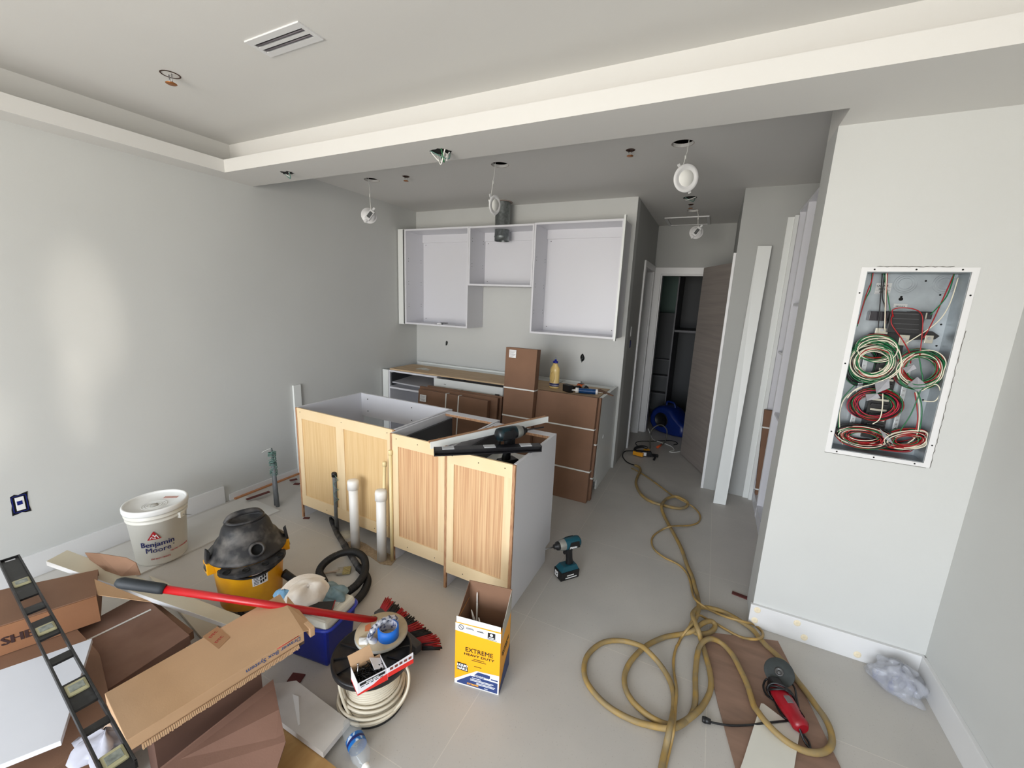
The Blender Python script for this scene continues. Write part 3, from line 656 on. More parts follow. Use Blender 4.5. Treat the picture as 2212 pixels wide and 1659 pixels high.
# main breaker
def bx(px0,py0,px1,py1,y0,y1): 
    a=aty(px0,py0,y0); b=aty(px1,py1,y0); return (min(a.x,b.x),max(a.x,b.x),y0,y1,min(a.z,b.z),max(a.z,b.z))
Y1=PY+.035; Y2=PY+.06
mb=MB(); mb.box(*bx(1925,672,1990,722,Y1,YB2),.002); mb.build('main_breaker',black,ep)
mb=MB(); 
for i in range(4):
    b_=bx(1930,676+i*11,1985,680+i*11,Y1-.002,Y1); mb.box(*b_)
mb.build('breaker_rib',mat('breaker_grey',(.25,.25,.26),.4),ep)['kind']='stuff'
mb=MB(); mb.box(*bx(1880,672,1924,694,Y2,YB2),.002); mb.build('terminal_block',mat('smoke_plastic',(.16,.15,.17),.25),ep)
mb=MB(); mb.box(*bx(1966,672,2012,690,Y2,YB2),.002); mb.build('terminal_block',mat('smoke_plastic',(.16,.15,.17),.25),ep)
for px,py,w,h in ((1953,735,16,24),(1996,682,10,14),(2007,733,14,18),(1905,715,24,14),(1885,738,18,16)):
    b_=bx(px-w/2,py-h/2,px+w/2,py+h/2,Y2-.012,Y2); MB().box(*b_,.001).build('lug',mat('lug_metal',(.70,.69,.64),.35,metal=.7),ep)
    c=aty(px,py-2,Y2-.012); MB().cyl(c,c-Vector((0,.003,0)),.0065,seg=14).build('lug_screw',chrome,ep)
mb=MB(); mb.prism([aty(x,y,Y2+.005) for x,y in ((1880,720),(2015,716),(2030,726),(2020,733),(1880,738))],(0,.02,0)); mb.build('bus_cover',black,ep)
# bus stack
zt=aty(1940,722,Y2).z; mb=MB(); mb.box(.695,.775,Y2,YB2,1.13,zt); mb.build('bus_base',mat('bus_black',(.05,.05,.055),.5),ep)
for i in range(14):
    z=1.17+i*.024; mb=MB(); mb.box(.705,.765,Y2-.012,Y2,z,z+.010,.001); mb.build('bus_finger',black if i%2 else mat('lug_metal',(.70,.69,.64),.35,metal=.7),ep)
for x in (.655,.815):
    mb=MB(); mb.box(x-.009,x+.009,Y2+.01,Y2+.022,1.16,1.50,.001); mb.build('neutral_bar',mat('bar_metal',(.70,.72,.73),.35,metal=.6),ep)
    mb=MB()
    for i in range(16): mb.cyl((x,Y2+.01,1.17+i*.02),(x,Y2+.007,1.17+i*.02),.004,seg=8)
    mb.build('bar_screw',chrome,ep)['kind']='stuff'
mb=MB(); mb.box(.66,.83,Y2+.01,Y2+.03,1.12,1.15,.002); mb.build('ground_bar',mat('bar_metal',(.70,.72,.73),.35,metal=.6),ep)
wc=[mat('wire_white',(.90,.88,.80),.4),mat('wire_green',(.06,.42,.24),.35),mat('wire_red',(.62,.07,.10),.35),mat('wire_black',(.06,.06,.065),.4),mat('wire_pink',(.72,.12,.24),.35)]
def coil(px,py,rx,ry,n,cols,seed,y0=PY+.012,y1=PY+.055,spread=.22,tilt=0):
    random.seed(seed); 
    c=aty(px,py,PY+.03); s_=.336/219
    for ci in sorted(set(cols)):
        mb=MB()
        for k in range(n):
            if cols[k%len(cols)]!=ci: continue
            y=random.uniform(y0,y1); f1=1+random.uniform(-spread,spread*.35); ex=random.uniform(-.006,.006); ez=random.uniform(-.008,.008); ph=random.uniform(0,6)
            P=[]
            for i in range(14):
                a=2*PI*i/14; w=1+.05*math.sin(3*a+ph)
                X=math.cos(a)*rx*s_*f1*w; Z=math.sin(a)*ry*s_*f1*w*1.02
                X,Z=X*math.cos(tilt)-Z*math.sin(tilt),X*math.sin(tilt)+Z*math.cos(tilt)
                P.append((min(max(c.x+ex+X,PX0+.006),PX1-.006),y+.006*math.sin(2*a+ph),max(c.z+ez+Z,PZ0+.008)))
            mb.tube(smooth_path(P,3,True),.0021,5,closed=True)
        mb.build('wire_coil',wc[ci],ep)
coil(1886,781,53,53,50,[0,1,0,2,1,3,0,1],11,spread=.34)
coil(1893,752,48,36,12,[1,0,2,1],21,spread=.1)
coil(1987,798,50,50,42,[0,1,2,0,1,3,2],12,spread=.3)
coil(1893,876,58,45,40,[4,1,2,3,4,1,3],13,y0=PY+.025,y1=PY+.07,spread=.28)
coil(1864,943,62,29,46,[2,3,0,1,2,3],14,spread=.45)
coil(1957,950,50,25,40,[2,1,0,3,2],15,tilt=.3,spread=.5)
coil(1905,965,75,10,14,[3,2,1,3],16,y0=PY+.05,y1=PY+.08,spread=.3)
coil(1870,790,40,60,14,[3,3,1],17,y0=PY+.06,y1=PY+.09,spread=.3)
def wires(list_):
    for ci,pts in list_:
        mb=MB(); P=[aty(x,y,PY+d) for x,y,d in pts]; mb.tube(smooth_path(P,6),.0022,6); mb.build('wire',wc[ci],ep)
wires([(2,[(1886,590,.05),(1882,610,.05),(1870,640,.04),(1853,700,.03)]),(1,[(1884,590,.06),(1880,625,.05),(1868,650,.04),(1851,705,.03)]),(3,[(1906,590,.07),(1903,630,.06),(1900,670,.05),(1896,720,.05)]),(3,[(1911,590,.07),(1906,640,.06),(1912,665,.05),(1918,720,.05)]),
(0,[(1915,590,.06),(1913,640,.05),(1911,712,.04)]),(2,[(1917,590,.06),(1914,640,.055),(1912,700,.045)]),(1,[(1909,590,.07),(1918,640,.06),(1926,690,.05)]),
(1,[(2062,590,.08),(2045,640,.06),(2010,680,.05)]),(2,[(2061,592,.08),(2035,650,.06),(2012,700,.04),(1995,730,.03)]),(0,[(2070,600,.08),(2050,660,.06),(2020,700,.04),(1957,742,.03)]),
(2,[(1930,684,.02),(1928,670,.01),(1945,665,.01),(1975,668,.01),(1992,682,.02),(1992,720,.02),(1987,768,.02)]),(2,[(1928,680,.02),(1926,700,.01),(1950,735,.01),(1966,765,.02),(1967,785,.03)]),
(0,[(1830,860,.01),(1850,840,.01),(1890,828,.01),(1925,812,.005),(1948,790,.01),(1950,776,.02)]),(0,[(1978,846,.02),(1985,870,.02),(1986,900,.02),(1980,940,.02),(1960,958,.03)]),
(1,[(1982,846,.02),(1990,870,.02),(1991,900,.015),(1984,935,.02),(1966,956,.03)]),(2,[(1976,848,.02),(1981,880,.02),(1982,910,.02),(1974,944,.025)]),(0,[(1990,845,.02),(2020,830,.01),(2031,845,.01),(2020,866,.01),(1995,866,.02)]),
(1,[(1846,832,.02),(1818,865,.02),(1812,900,.02),(1812,930,.02),(1822,958,.03)]),(0,[(1870,832,.02),(1830,855,.02),(1815,885,.015),(1814,925,.02),(1820,960,.03)]),
(0,[(1907,850,.01),(1906,880,.01),(1900,905,.01),(1885,916,.02)]),(1,[(1985,770,.01),(1990,800,.01),(1992,830,.01),(1970,890,.01),(1945,930,.02),(1930,955,.04)])])
tapem=mat('silver_tape',(.58,.58,.60),.3,metal=.4,var=.1,vs=(60,60,60))
for i,q in enumerate(([(1960,832),(1982,814),(2002,832),(1984,846)],[(1890,828),(1921,818),(1922,838),(1893,850)],[(1870,852),(1896,850),(1902,860),(1872,866)],[(1950,795),(1974,787),(1980,796),(1958,806)],[(1900,925),(1925,950),(1930,960),(1908,945)])):
    mb=MB(); mb.prism([aty(x,y,PY+.006+.002*(k%2)) for k,(x,y) in enumerate(q)],(0,.004,0)); mb.build('tape',tapem,ep)
# ================= stub pipes =================
def pipe(name,label,x,y,h,r,m_,cap=None,group=None,lean=(0,0)):
    t_=thing(name,label,'pipe',loc=(x,y,0),group=group)
    top=Vector((x+lean[0],y+lean[1],h)); MB().cyl((x,y,0),top,r,seg=24).build('pipe',m_,t_)
    if cap:
        ax=(top-Vector((x,y,0))).normalized(); mb=MB(frame(top-ax*cap[1],ax.orthogonal(),ax.cross(ax.orthogonal())))
        mb.lathe([(r,0),(cap[0],.001),(cap[0],cap[1]*.8),(cap[0]*.93,cap[1]),(cap[0]*.5,cap[1]*1.08),(0,cap[1]*1.1)],28); mb.build('cap',cap[2],t_)
    return t_
pipe('drain_pipe','capped white plastic pipe standing from the floor, left of the two',-2.018,1.826,.50,.030,pvc,(.037,.06,pvc),'capped white drain pipes',lean=(.004,-.004))
pipe('drain_pipe','capped white plastic pipe standing from the floor, right of the two',-1.775,1.820,.49,.031,pvc,(.038,.062,pvc),'capped white drain pipes',lean=(.006,0))
pipe('water_pipe','tall thin cream pipe in front of the middle island cabinet',-1.708,1.842,.765,.0105,pvcd,(.0145,.03,pvcd),'thin cream water pipes',lean=(.002,.0))
pipe('water_pipe','short thin cream pipe leaning behind the right white pipe',-1.800,1.858,.67,.0105,pvcd,(.0145,.03,pvcd),'thin cream water pipes',lean=(.03,0))
g=pipe('conduit','grey conduit stub with loose wire in front of the wide island cabinet',-2.298,1.915,.455,.014,gpipe,(.019,.03,black))
mb=MB(); P=[]
for i in range(30):
    a=i*.55; P.append((-2.27+.02*math.cos(a),1.90+.012*math.sin(a),.42-.0065*i))
mb.tube([(-2.298,1.91,.45)]+P,.002,5); mb.build('loose_wire',teal,g)
cp=thing('conduit_pair','pair of grey conduits bound with coiled green-grey wire near the left wall','conduit',loc=(-3.008,1.934,0))
MB().cyl((-3.02,1.94,0),(-3.018,1.94,.36),.015,seg=18).build('conduit_tube',gpipe,cp)
MB().cyl((-2.985,1.93,0),(-3.005,1.932,.36),.015,seg=18).build('conduit_tube',gpipe,cp)
random.seed(9)
for k in range(3):
    mb=MB(); P=[]
    for i in range(46):
        a=i*.75+k*2; t=i/45; P.append((-3.012+(.020+.012*random.random())*math.cos(a),1.935+(.020+.01*random.random())*math.sin(a),.26+.21*t+.012*math.sin(a*.5)))
    mb.tube(smooth_path(P,2),.0028,5); mb.build('wrapped_wire',teal,cp)
mb=MB(); mb.tube(smooth_path([(-3.012,1.935,.34),(-3.01,1.935,.42),(-3.015,1.935,.49)],5),.012,10,rf=lambda t:1.1-.7*t); mb.build('cable_end',mat('grey_cable',(.3,.33,.32),.5),cp)
mb=MB(); mb.tube(smooth_path([(-3.015,1.935,.485),(-3.03,1.92,.482),(-3.05,1.90,.47),(-3.07,1.89,.455)],5),.0015,5); mb.build('stray_wire',strapw,cp)
random.seed(21)
mb=MB(); pts=[]
hp=[(740,1178),(770,1190),(800,1203),(822,1219),(845,1222),(858,1206),(838,1196),(812,1190),(790,1175),(765,1165)]
q=[at(x,y,0) for x,y in hp]; mb.prism([(v.x,v.y,.0008) for v in q],(0,0,.0025)); single(mb,'floor_patch',mud,'rough sandy hole in the tiles around the capped pipes','floor hole')
mb=MB(); c=at(745,1155,0); mb.lathe([(0,.012),(.04,.012),(.055,.004),(.06,.0)],16,c=(c.x,c.y,0)); single(mb,'mortar_patch',mat('pale_mortar',(.80,.77,.70),.9,var=.1,vs=(40,40,40)),'pale lump of mortar on the floor between conduit and left white pipe','mortar')
# leaning white post at left wall
mb=MB(); z1=.862; mb.box(-3.408,-3.388,2.426,2.50,0,z1,.001); t_=single(mb,'white_post',mel2,'upright white filler strip against the left wall behind the island','trim strip')
# thin plinth along left wall and shims
mb=MB(); mb.box(XL,XL+.012,1.80,2.9,0,.055,.001); struct(mb,'trim_4',trimw)
mb=MB(); mb.box(XL+.013,XL+.035,1.83,2.7,0,.012,.0008); single(mb,'wood_strip',mat('raw_wood_strip',(.72,.50,.34),.7,var=.1,vs=(3,60,60)),'thin reddish wood strip lying along the left wall','wood strip')
for i,(px,py,w,h,a,z,l) in enumerate([(558,1071,.18,.03,1.45,.03,'long brown shim on the trim by the left wall'),(634,1037,.06,.03,1.2,.02,'brown shim lying nearest the white post'),(641,1046,.05,.035,.4,.0,'small brown shim on the floor beside the white post'),(662,1120,.045,.02,.5,.0,'brown shim chip by the left foot of the wide island cabinet'),(1598,1287,.085,.028,-.15,.0,'dark red shim on the floor beside the panel wall'),(640,1466,.06,.045,.35,.0,'dark brown square shim on the floor beside the blue cooler')]):
    p=at(px,py,z); mb=MB(Matrix.Translation((p.x,p.y,z))@Matrix.Rotation(a,4,'Z')); mb.box(-w/2,w/2,-h/2,h/2,0,.006,.0008); single(mb,'shim',shim,l,'shim',group='brown shims')
# ================= cartons at the back =================
def carton(name,label,quad,th,z0=0,m_=card,straps=(),strapv=(),cat='carton',group='strapped brown cartons',flap=True):
    """quad: bottom-left, bottom-right, top-right, top-left of the face to the viewer"""
    P=[Vector(p) for p in quad]; nrm=(P[1]-P[0]).cross(P[3]-P[0]).normalized()
    if nrm.y<0: nrm=-nrm
    base=(P[0]+P[1])/2; t_=thing(name,label,cat,loc=base,group=group); e=nrm*th
    mb=MB(); mb.hexa([P[0],P[1],P[1]+e,P[0]+e,P[3],P[2],P[2]+e,P[3]+e],.003); mb.build('box',m_,t_)
    for f_ in straps:
        a=P[0].lerp(P[3],f_); b=P[1].lerp(P[2],f_ if not isinstance(f_,tuple) else f_[1]); up=(P[3]-P[0]).normalized()*.006; o=-nrm*.0025
        mb=MB(); mb.hexa([a+o-up-(b-a).normalized()*.003,b+o-up+(b-a).normalized()*.003,b+e-o-up+(b-a).normalized()*.003,a+e-o-up-(b-a).normalized()*.003,a+o+up-(b-a).normalized()*.003,b+o+up+(b-a).normalized()*.003,b+e-o+up+(b-a).normalized()*.003,a+e-o+up-(b-a).normalized()*.003]); mb.build('strap',strapw,t_)
    for f_ in strapv:
        a=P[0].lerp(P[1],f_); b=P[3].lerp(P[2],f_); rt=(P[1]-P[0]).normalized()*.006; o=-nrm*.0025; up=(P[3]-P[0]).normalized()*.003
        mb=MB(); mb.hexa([a+o-rt-up,a+o+rt-up,a+e-o+rt-up,a+e-o-rt-up,b+o-rt+up,b+o+rt+up,b+e-o+rt+up,b+e-o-rt+up]); mb.build('strap',strapw,t_)
    return t_,P,nrm
Lean=.10
def quadY(x0,x1,y0,z0,z1,lean): return [(x0,y0,z0),(x1,y0,z0),(x1,y0+lean,z1),(x0,y0+lean,z1)]
carton('carton','big flat brown carton leaning on the base cabinets, front of the group',quadY(-1.371,-.818,3.27,.0,.922,.11),.055,straps=(.30,.70))
mbx=carton('carton','flat brown carton right behind the big front carton',quadY(-1.368,-.80,3.335,.0,.912,.10),.045,straps=(.22,.55))
carton('carton','thin brown carton at the back of the leaning group, against the end cabinet',quadY(-1.368,-.85,3.385,0,.900,.085),.03,straps=())
t1_,P,nr=carton('carton','tall narrow brown carton with white label rising above the counter',[(-1.66,3.235,0),(-1.375,3.235,0),(-1.375,3.335,1.29),(-1.685,3.335,1.29)],.085,straps=(.515,.715))
a=aty(1104,766,3.33); mb=MB(frame(Vector((-1.61,3.3235,1.235)),(1,0,0),(0,.0775,1))); mb.box(-.035,.035,-.035,.035,.0,.001); mb.build('label_sticker',paper,t1_)
mb=MB(frame(Vector((-1.61,3.3215,1.235)),(1,0,0),(0,.0775,1)))
for i in range(6): mb.box(-.03,.03-.01*(i%3),.024-.01*i,.0265-.01*i,0,.0006)
mb.build('printing',mat('print_grey',(.45,.42,.45),.6),t1_)
carton('carton','small brown carton leaning on the wall behind the tall narrow one',[(-1.93,3.88,.884),(-1.60,3.88,.884),(-1.60,3.93,1.17),(-1.90,3.93,1.17)],.03)
t2_,P,nr=carton('carton','low brown carton with upright straps and white label, left of the tall carton',[(-2.66,3.24,.0),(-1.84,3.24,.0),(-1.84,3.30,.765),(-2.66,3.30,.775)],.05,strapv=(.42,.60))
mb=MB(frame(Vector((-2.58,3.2835,.695)),(1,0,0),(0,.078,1))); mb.box(-.05,.03,-.04,.03,0,.0008); mb.build('label_sticker',paper,t2_)
mb=MB(frame(Vector((-2.58,3.2825,.695)),(1,0,0),(0,.078,1)))
for i in range(5): mb.box(-.044,.022-.012*(i%3),.018-.012*i,.0205-.012*i,0,.0006)
mb.build('printing',mat('print_grey',(.45,.42,.45),.6),t2_)
carton('carton','thin brown carton behind the low strapped one',quadY(-2.70,-1.77,3.31,0,.79,.06),.03,strapv=())
carton('carton','thin brown carton at the back of the low stack',quadY(-2.64,-1.75,3.36,0,.795,.06),.03)
# carton in pantry
pcn=[(.60,3.90,.11),(.70,3.86,.11),(.71,3.90,.86),(.61,3.94,.86)]
p0=at(1652,1062,.108)
t_,P,nr=carton('carton','narrow brown carton standing inside the far pantry cabinet',[(.502,4.0,.109),(.60,4.0,.109),(.575,4.05,.87),(.474,4.05,.87)],.05,straps=(.07,.80))
# ================= items on the counter =================
p=at(1197,832,.885); gb=thing('glue_bottle','yellow wood glue bottle with blue cap on the plywood top','bottle',loc=(p.x,3.72,.885)); gx=aty(1197,832,3.72).x; WM[gb.name]=Matrix.Translation((gx,3.72,.885)); gb.location=(gx,3.72,.885)
gl=mat('yellow_glue',(.90,.78,.50),.3)
N=Matrix.Translation((gx,3.72,.885))@Matrix.Diagonal((1.1,.75,.94,1))
MB(N).lathe([(0,0),(.040,0),(.045,.006),(.045,.012),(.043,.02),(.043,.17),(.044,.19),(.040,.21),(.022,.245),(.020,.262),(0,.262)],28).build('body',gl,gb)
MB(N).lathe([(.0435,.022),(.0442,.024),(.0442,.052),(.0435,.054)],28).build('label_band',inkb,gb)
MB(N).lathe([(.0438,.032),(.0446,.033),(.0446,.036),(.0438,.037)],28).build('label_stripe',paper,gb)
mb=MB(); mb.tube(smooth_path([(gx-.012+.022*math.cos(a),3.72-.036,.885+.115+.05*math.sin(a)) for a in [2*PI*i/10 for i in range(10)]],3,True),.004,6,closed=True); mb.build('grip_rim',gl,gb)
MB(N).lathe([(0,.262),(.023,.262),(.023,.282),(.012,.284),(.009,.30),(.006,.302),(0,.302)],20).build('cap',mat('cap_blue',(.08,.12,.55),.3),gb)
MB(N).lathe([(.006,.30),(.004,.318),(.002,.325),(0,.325)],12).build('nozzle',mat('clear_grey',(.6,.64,.68),.2,alpha=.7),gb)
def drill(name,label,M,body,acc,bitlen=.10,battery=True,sc=1.0,bitm=None,lug=True,txt=None,lens=False):
    """local: stands on battery, z up, muzzle to -x. ~0.24 tall"""
    t_=thing(name,label,'drill',M=M); N=M@Matrix.Diagonal((sc,sc,sc,1))
    H=N@Matrix.Translation((0,0,.205))@Matrix.Rotation(-PI/2,4,'Y')   # local z -> -x
    MB(H).lathe([(0,-.075),(.020,-.074),(.030,-.066),(.033,-.05),(.033,.015),(.031,.03)],28).build('motor_housing',body,t_)
    MB(H).lathe([(.031,.028),(.0315,.034),(.029,.055),(.024,.066)],28).build('gear_case',mat('gear_silver',(.62,.62,.60),.35,metal=.6),t_)
    MB(H).lathe([(.024,.062),(.025,.066),(.022,.078),(.014,.084),(.013,.094),(0,.094)],24).build('chuck',black,t_)
    MB(H).lathe([(0,.09),(.0035,.09),(.0035,.09+bitlen),(.002,.095+bitlen),(0,.095+bitlen)],10).build('bit',bitm or chrome,t_)
    for s_ in (-1,1):
        mb=MB(N); mb.hexa([(-.02,s_*.0325,.185),(.06,s_*.0325,.185),(.06,s_*.030,.185),(-.02,s_*.030,.185),(-.005,s_*.034,.225),(.05,s_*.034,.225),(.05,s_*.030,.225),(-.005,s_*.030,.225)],.002); mb.build('side_grip',black,t_)
    mb=MB(N)
    for i in range(7):
        pass
    sec=[(.19,-.018,.030,.017),(.15,-.016,.026,.0155),(.11,-.012,.028,.015),(.075,-.014,.034,.018)]
    rings=[]
    for z,x0,x1,hw in sec:
        rings.append([mb.v(((x0+x1)/2+(x1-x0)/2*math.cos(a)+ (.19-z)*.06,hw*math.sin(a),z)) for a in [2*PI*k/16 for k in range(16)]])
    for a_,b_ in zip(rings,rings[1:]):
        for k in range(16): mb.f([a_[k],a_[(k+1)%16],b_[(k+1)%16],b_[k]],True)
    mb.build('handle',black,t_)
    mb=MB(N); mb.box(-.028,-.012,-.008,.008,.145,.178,.003); mb.build('trigger',body if not lug else black,t_)
    mb=MB(N); mb.hexa([(-.055,-.036,.052),(.060,-.036,.052),(.060,.036,.052),(-.055,.036,.052),(-.035,-.026,.078),(.050,-.026,.078),(.050,.026,.078),(-.035,.026,.078)],.004); mb.build('foot',acc,t_)
    if battery:
        mb=MB(N); mb.hexa([(-.058,-.036,.0),(.062,-.036,.0),(.062,.036,.0),(-.058,.036,.0),(-.060,-.038,.052),(.064,-.038,.052),(.064,.038,.052),(-.060,.038,.052)],.005); mb.build('battery',black,t_)
        mb=MB(N); 
        for k in (0,1): mb.box(-.03+.01*k,.045-.02*k,-.0388,-.0382,.012+.014*k,.018+.014*k)
        mb.build('battery_lettering',paper,t_)
        if txt:
            mb=MB(N); mb.box(-.0615,-.0605,-.006,.024,.012,.044,.0); mb.build('label_sticker',paper,t_)
            mb=MB(N); mb.prism([(-.0618,.018,.036),(-.0618,.012,.034),(-.0618,.008,.026),(-.0618,-.002,.036),(-.0618,-.003,.031),(-.0618,.009,.019)],(-.0004,0,0)); mb.build('check_mark',ink,t_)
            mb=MB(N); F=frame((.012,-.0342,.19),(1,0,0),(0,0,1)); mb.text(txt,.018,F,off=.0006,shear=.2); mb.build('lettering',paper,t_)
    return t_
mkb=mat('teal_plastic',(.05,.30,.36),.35); 
# orange drill lying on its side on counter
p=aty(1252,832,3.72)
M=Matrix.Translation((p.x-.02,3.73,.922))@Matrix.Rotation(.25,4,'Z')@Matrix.Rotation(PI/2,4,'X')@Matrix.Rotation(math.radians(100),4,'Z')@Matrix.Translation((0,0,-.1))
M=frame(Vector((aty(1222,830,3.72).x,3.70,.925)),(-.15,.2,0),(0,0,1))
# local z should run to world +x (battery left, body right), muzzle(-x local) toward the wall
zl=Vector((.60,.75,.02)).normalized(); xl=Vector((-.78,.62,-.04)); xl=(xl-zl*xl.dot(zl)).normalized(); yl=zl.cross(xl)
M=Matrix.Identity(4)
for i in range(3): M[i][0]=xl[i]; M[i][1]=yl[i]; M[i][2]=zl[i]; M[i][3]=at(1222,839,.918)[i]
drill('drill','orange and black cordless drill lying on its side on the plywood top','X' and M,mat('orange_plastic',(.80,.36,.12),.4),black,bitlen=.005,sc=.92)
# caulk tube blue
a=at(1243,843,.912); b=at(1305,848,.912)
ct=thing('caulk_tube','blue and white caulk tube lying at the right end of the plywood top','caulk tube',M=frame(Vector((a.x,a.y,.912)),b-a,Vector((-(b-a).y,(b-a).x,0))))
N=WM[ct.name]@Matrix.Rotation(PI/2,4,'Y')
MB(N).lathe([(.0245,.03),(.0245,.185)],28).build('tube',mat('label_blue',(.05,.30,.52),.3,vs=(40,40,40),col2=(.04,.22,.42)),ct)
MB(N).lathe([(0,0.0),(.024,.0),(.0265,.003),(.0265,.03),(.0245,.03)],28).build('shoulder',pvc,ct)
MB(N).lathe([(.0245,.185),(.0262,.187),(.0262,.205),(.02,.206),(.02,.2),(0,.2)],28).build('end_collar',pvc,ct)
MB(N).lathe([(.008,.0),(.005,-.03),(.003,-.06),(0,-.06)],16).build('nozzle',pvc,ct)
mb=MB(N); mb.cyl((0,0,.205),(.004,0,.25),.004,.002,10); mb.build('spare_nozzle',pvc,ct)
mb=MB(); p=at(1320,842,.9)
mb.hexa([(-.98,3.86,.886),(-.76,3.70,.886),(-.755,3.72,.886),(-.93,3.93,.886),(-.98,3.86,.891),(-.76,3.70,.891),(-.755,3.72,.891),(-.93,3.93,.891)]); single(mb,'cardboard_scrap',card,'torn brown cardboard scrap at the right end of the plywood top','cardboard scrap')
# ================= items on the island =================
def level(name,label,A,B,side_,h,th,nv,flat,mm,vialm,windows=True,wlen=None):
    """I-beam level from A to B; side_ = unit vector of web height; """
    A=Vector(A); B=Vector(B); L=(B-A).length; M=frame(A,B-A,side_); t_=thing(name,label,'level',M=M)
    # local x length, y 0..h (web height), z thickness
    mb=MB(M); mb.box(0,L,0,.006,-th/2,th/2,.001); mb.box(0,L,h-.006,h,-th/2,th/2,.001)
    # web with windows
    ws=sorted(windows) if windows else []
    x=0; zt=.004
    for w0,w1 in ws: mb.box(x,w0,.006,h-.006,-zt,zt); x=w1
    mb.box(x,L,.006,h-.006,-zt,zt)
    mb.box(0,.004,.0,h,-th/2,th/2); mb.box(L-.004,L,.0,h,-th/2,th/2)
    mb.build('beam',mm,t_)
    for v in nv:
        mb=MB(M); mb.box(v-.030,v+.030,.0065,h-.0065,-.009,.009,.006); mb.build('vial_block',vialm,t_)
        mb=MB(M); mb.box(v-.016,v+.016,.014,h-.014,.0085,.0105,.001); mb.build('vial',mat('vial_glass',(.40,.42,.40),.15,vs=(60,60,60),col2=(.58,.60,.56)),t_)
    return t_
vm=mat('vial_cream',(.66,.64,.50),.3); vmc=mat('vial_clear',(.62,.62,.62),.2)
zt=.885
a=at(943,978,zt+.03); b=at(1181,970,zt+.03)
A=Vector((-1.262,1.69,.879+.001)); B=Vector((-.80,2.062,.879+.001))
# rests across right island cabinet; narrow face up
lv=level('spirit_level','black two-foot box level lying across the right island cabinet',A+Vector((0,0,.0)),B,(0,0,1),.034,.056,(),False,mat('black_metal_level',(.06,.055,.075),.35,var=.3,vs=(30,30,30)),vmc,windows=None)
dirL=(B-A).normalized(); M2=frame(A+Vector((0,0,.034)),dirL,Vector((-dirL.y,dirL.x,0)))
for v in (.075,.30,.505):
    MB(M2).box(v-.032,v+.032,-.022,.020,.0,.004,.001).build('vial_window',mat('vial_silver',(.72,.73,.74),.25),lv)
# white trim strip lying diagonally
A=Vector((-1.275,1.66,.895)); B=Vector((-.885,2.41,.952))
A=at(930,970,.885); B=at(1184,912,.935); 
pdir=(B-A).normalized(); sd=Vector((-pdir.y,pdir.x,0)).normalized()
mb=MB(); up=Vector((0,0,.038)); mb.hexa([A,B,B+sd*.006,A+sd*.006,A+up,B+up,B+sd*.006+up,A+sd*.006+up]); 
ts=thing('corner_trim','white L-shaped trim strip lying diagonally over the island cabinets','trim strip',loc=A); mb.build('white_face',mel2,ts)
mb=MB(); q=sd*.006; mb.hexa([A+q+up*.75,B+q+up*.75,B+sd*.04+up*.75,A+sd*.04+up*.75,A+q+up*.93,B+q+up*.93,B+sd*.04+up*.93,A+sd*.04+up*.93]); mb.build('raw_flange',plyedge,ts)
# drill in the right cabinet
M=Matrix.Translation((-.985,2.04,.705))@Matrix.Rotation(math.radians(240),4,'Z')
drill('drill','teal and black impact driver standing in the right island cabinet, bit pointing right','X' and M,mat('dark_teal_plastic',(.05,.16,.19),.35,vs=(14,14,14),col2=(.07,.07,.08),thr=(.45,.55)),black,bitlen=.11,sc=1.22,bitm=black)
# tape roll and putty
tr=thing('tape_roll','beige tape roll in the right island cabinet drawer','tape',loc=(-1.02,1.97,.697)); MB().lathe([(.030,0),(.052,0),(.052,.045),(.030,.045),(.030,0)],32,c=(-1.06,1.95,.697)).build('roll',mat('beige_tape',(.66,.62,.50),.5),tr)
MB().lathe([(.029,.0),(.029,.046),(.031,.046)],32,c=(-1.06,1.95,.697)).build('core',mat('blue_core',(.18,.34,.66),.5),tr)
# ================= hall: air mover, power block =================
fan_b=mat('fan_blue',(.05,.15,.42),.4,var=.12,vs=(12,12,12))
F0=Matrix.Translation((-.42,5.93,0))@Matrix.Rotation(math.radians(-28),4,'Z')@Matrix.Diagonal((1.05,1.05,1.05,1))
fan=thing('air_mover','blue carpet-dryer blower in the dark doorway at the end of the hall','blower',M=F0)
# local: axis of scroll along y; outlet toward +x ... scroll profile in xz
prof=[]
for i in range(30):
    a=PI*.5+2*PI*i/30*.86; r=.17+.05*i/30; prof.append((r*math.cos(a),.20+r*math.sin(a)*.88))
outl=[(.32,.155),(.34,.12),(.34,.02),(.05,.0)]
mb=MB(F0); P2=[(-.0,.36),(-.09,.345),(-.16,.29),(-.20,.20),(-.19,.10),(-.13,.02),(-.02,.0),(.16,.0),(.30,.02),(.33,.05),(.33,.15),(.26,.19),(.17,.26),(.10,.33)]
R_=[]
for yy,sc_ in ((-.15,.80),(-.135,.93),(-.10,1),(.10,1),(.135,.93),(.15,.80)):
    R_.append([mb.v((x*sc_,yy,.17+(z-.17)*sc_)) for x,z in P2])
for a_,b_ in zip(R_,R_[1:]):
    for k in range(len(P2)): mb.f([a_[k],a_[(k+1)%len(P2)],b_[(k+1)%len(P2)],b_[k]],True)
mb.f(R_[0][::-1]); mb.f(R_[-1]); mb.build('housing',fan_b,fan)
MB(F0).box(.315,.345,-.12,.12,.05,.145,.006).build('outlet_grille',black,fan)
mb=MB(F0); mb.tube(smooth_path([(.345,-.14,.04),(.35,-.14,.16),(.35,.14,.16),(.345,.14,.04)],5,True),.010,8,closed=True); mb.build('outlet_rim',fan_b,fan)
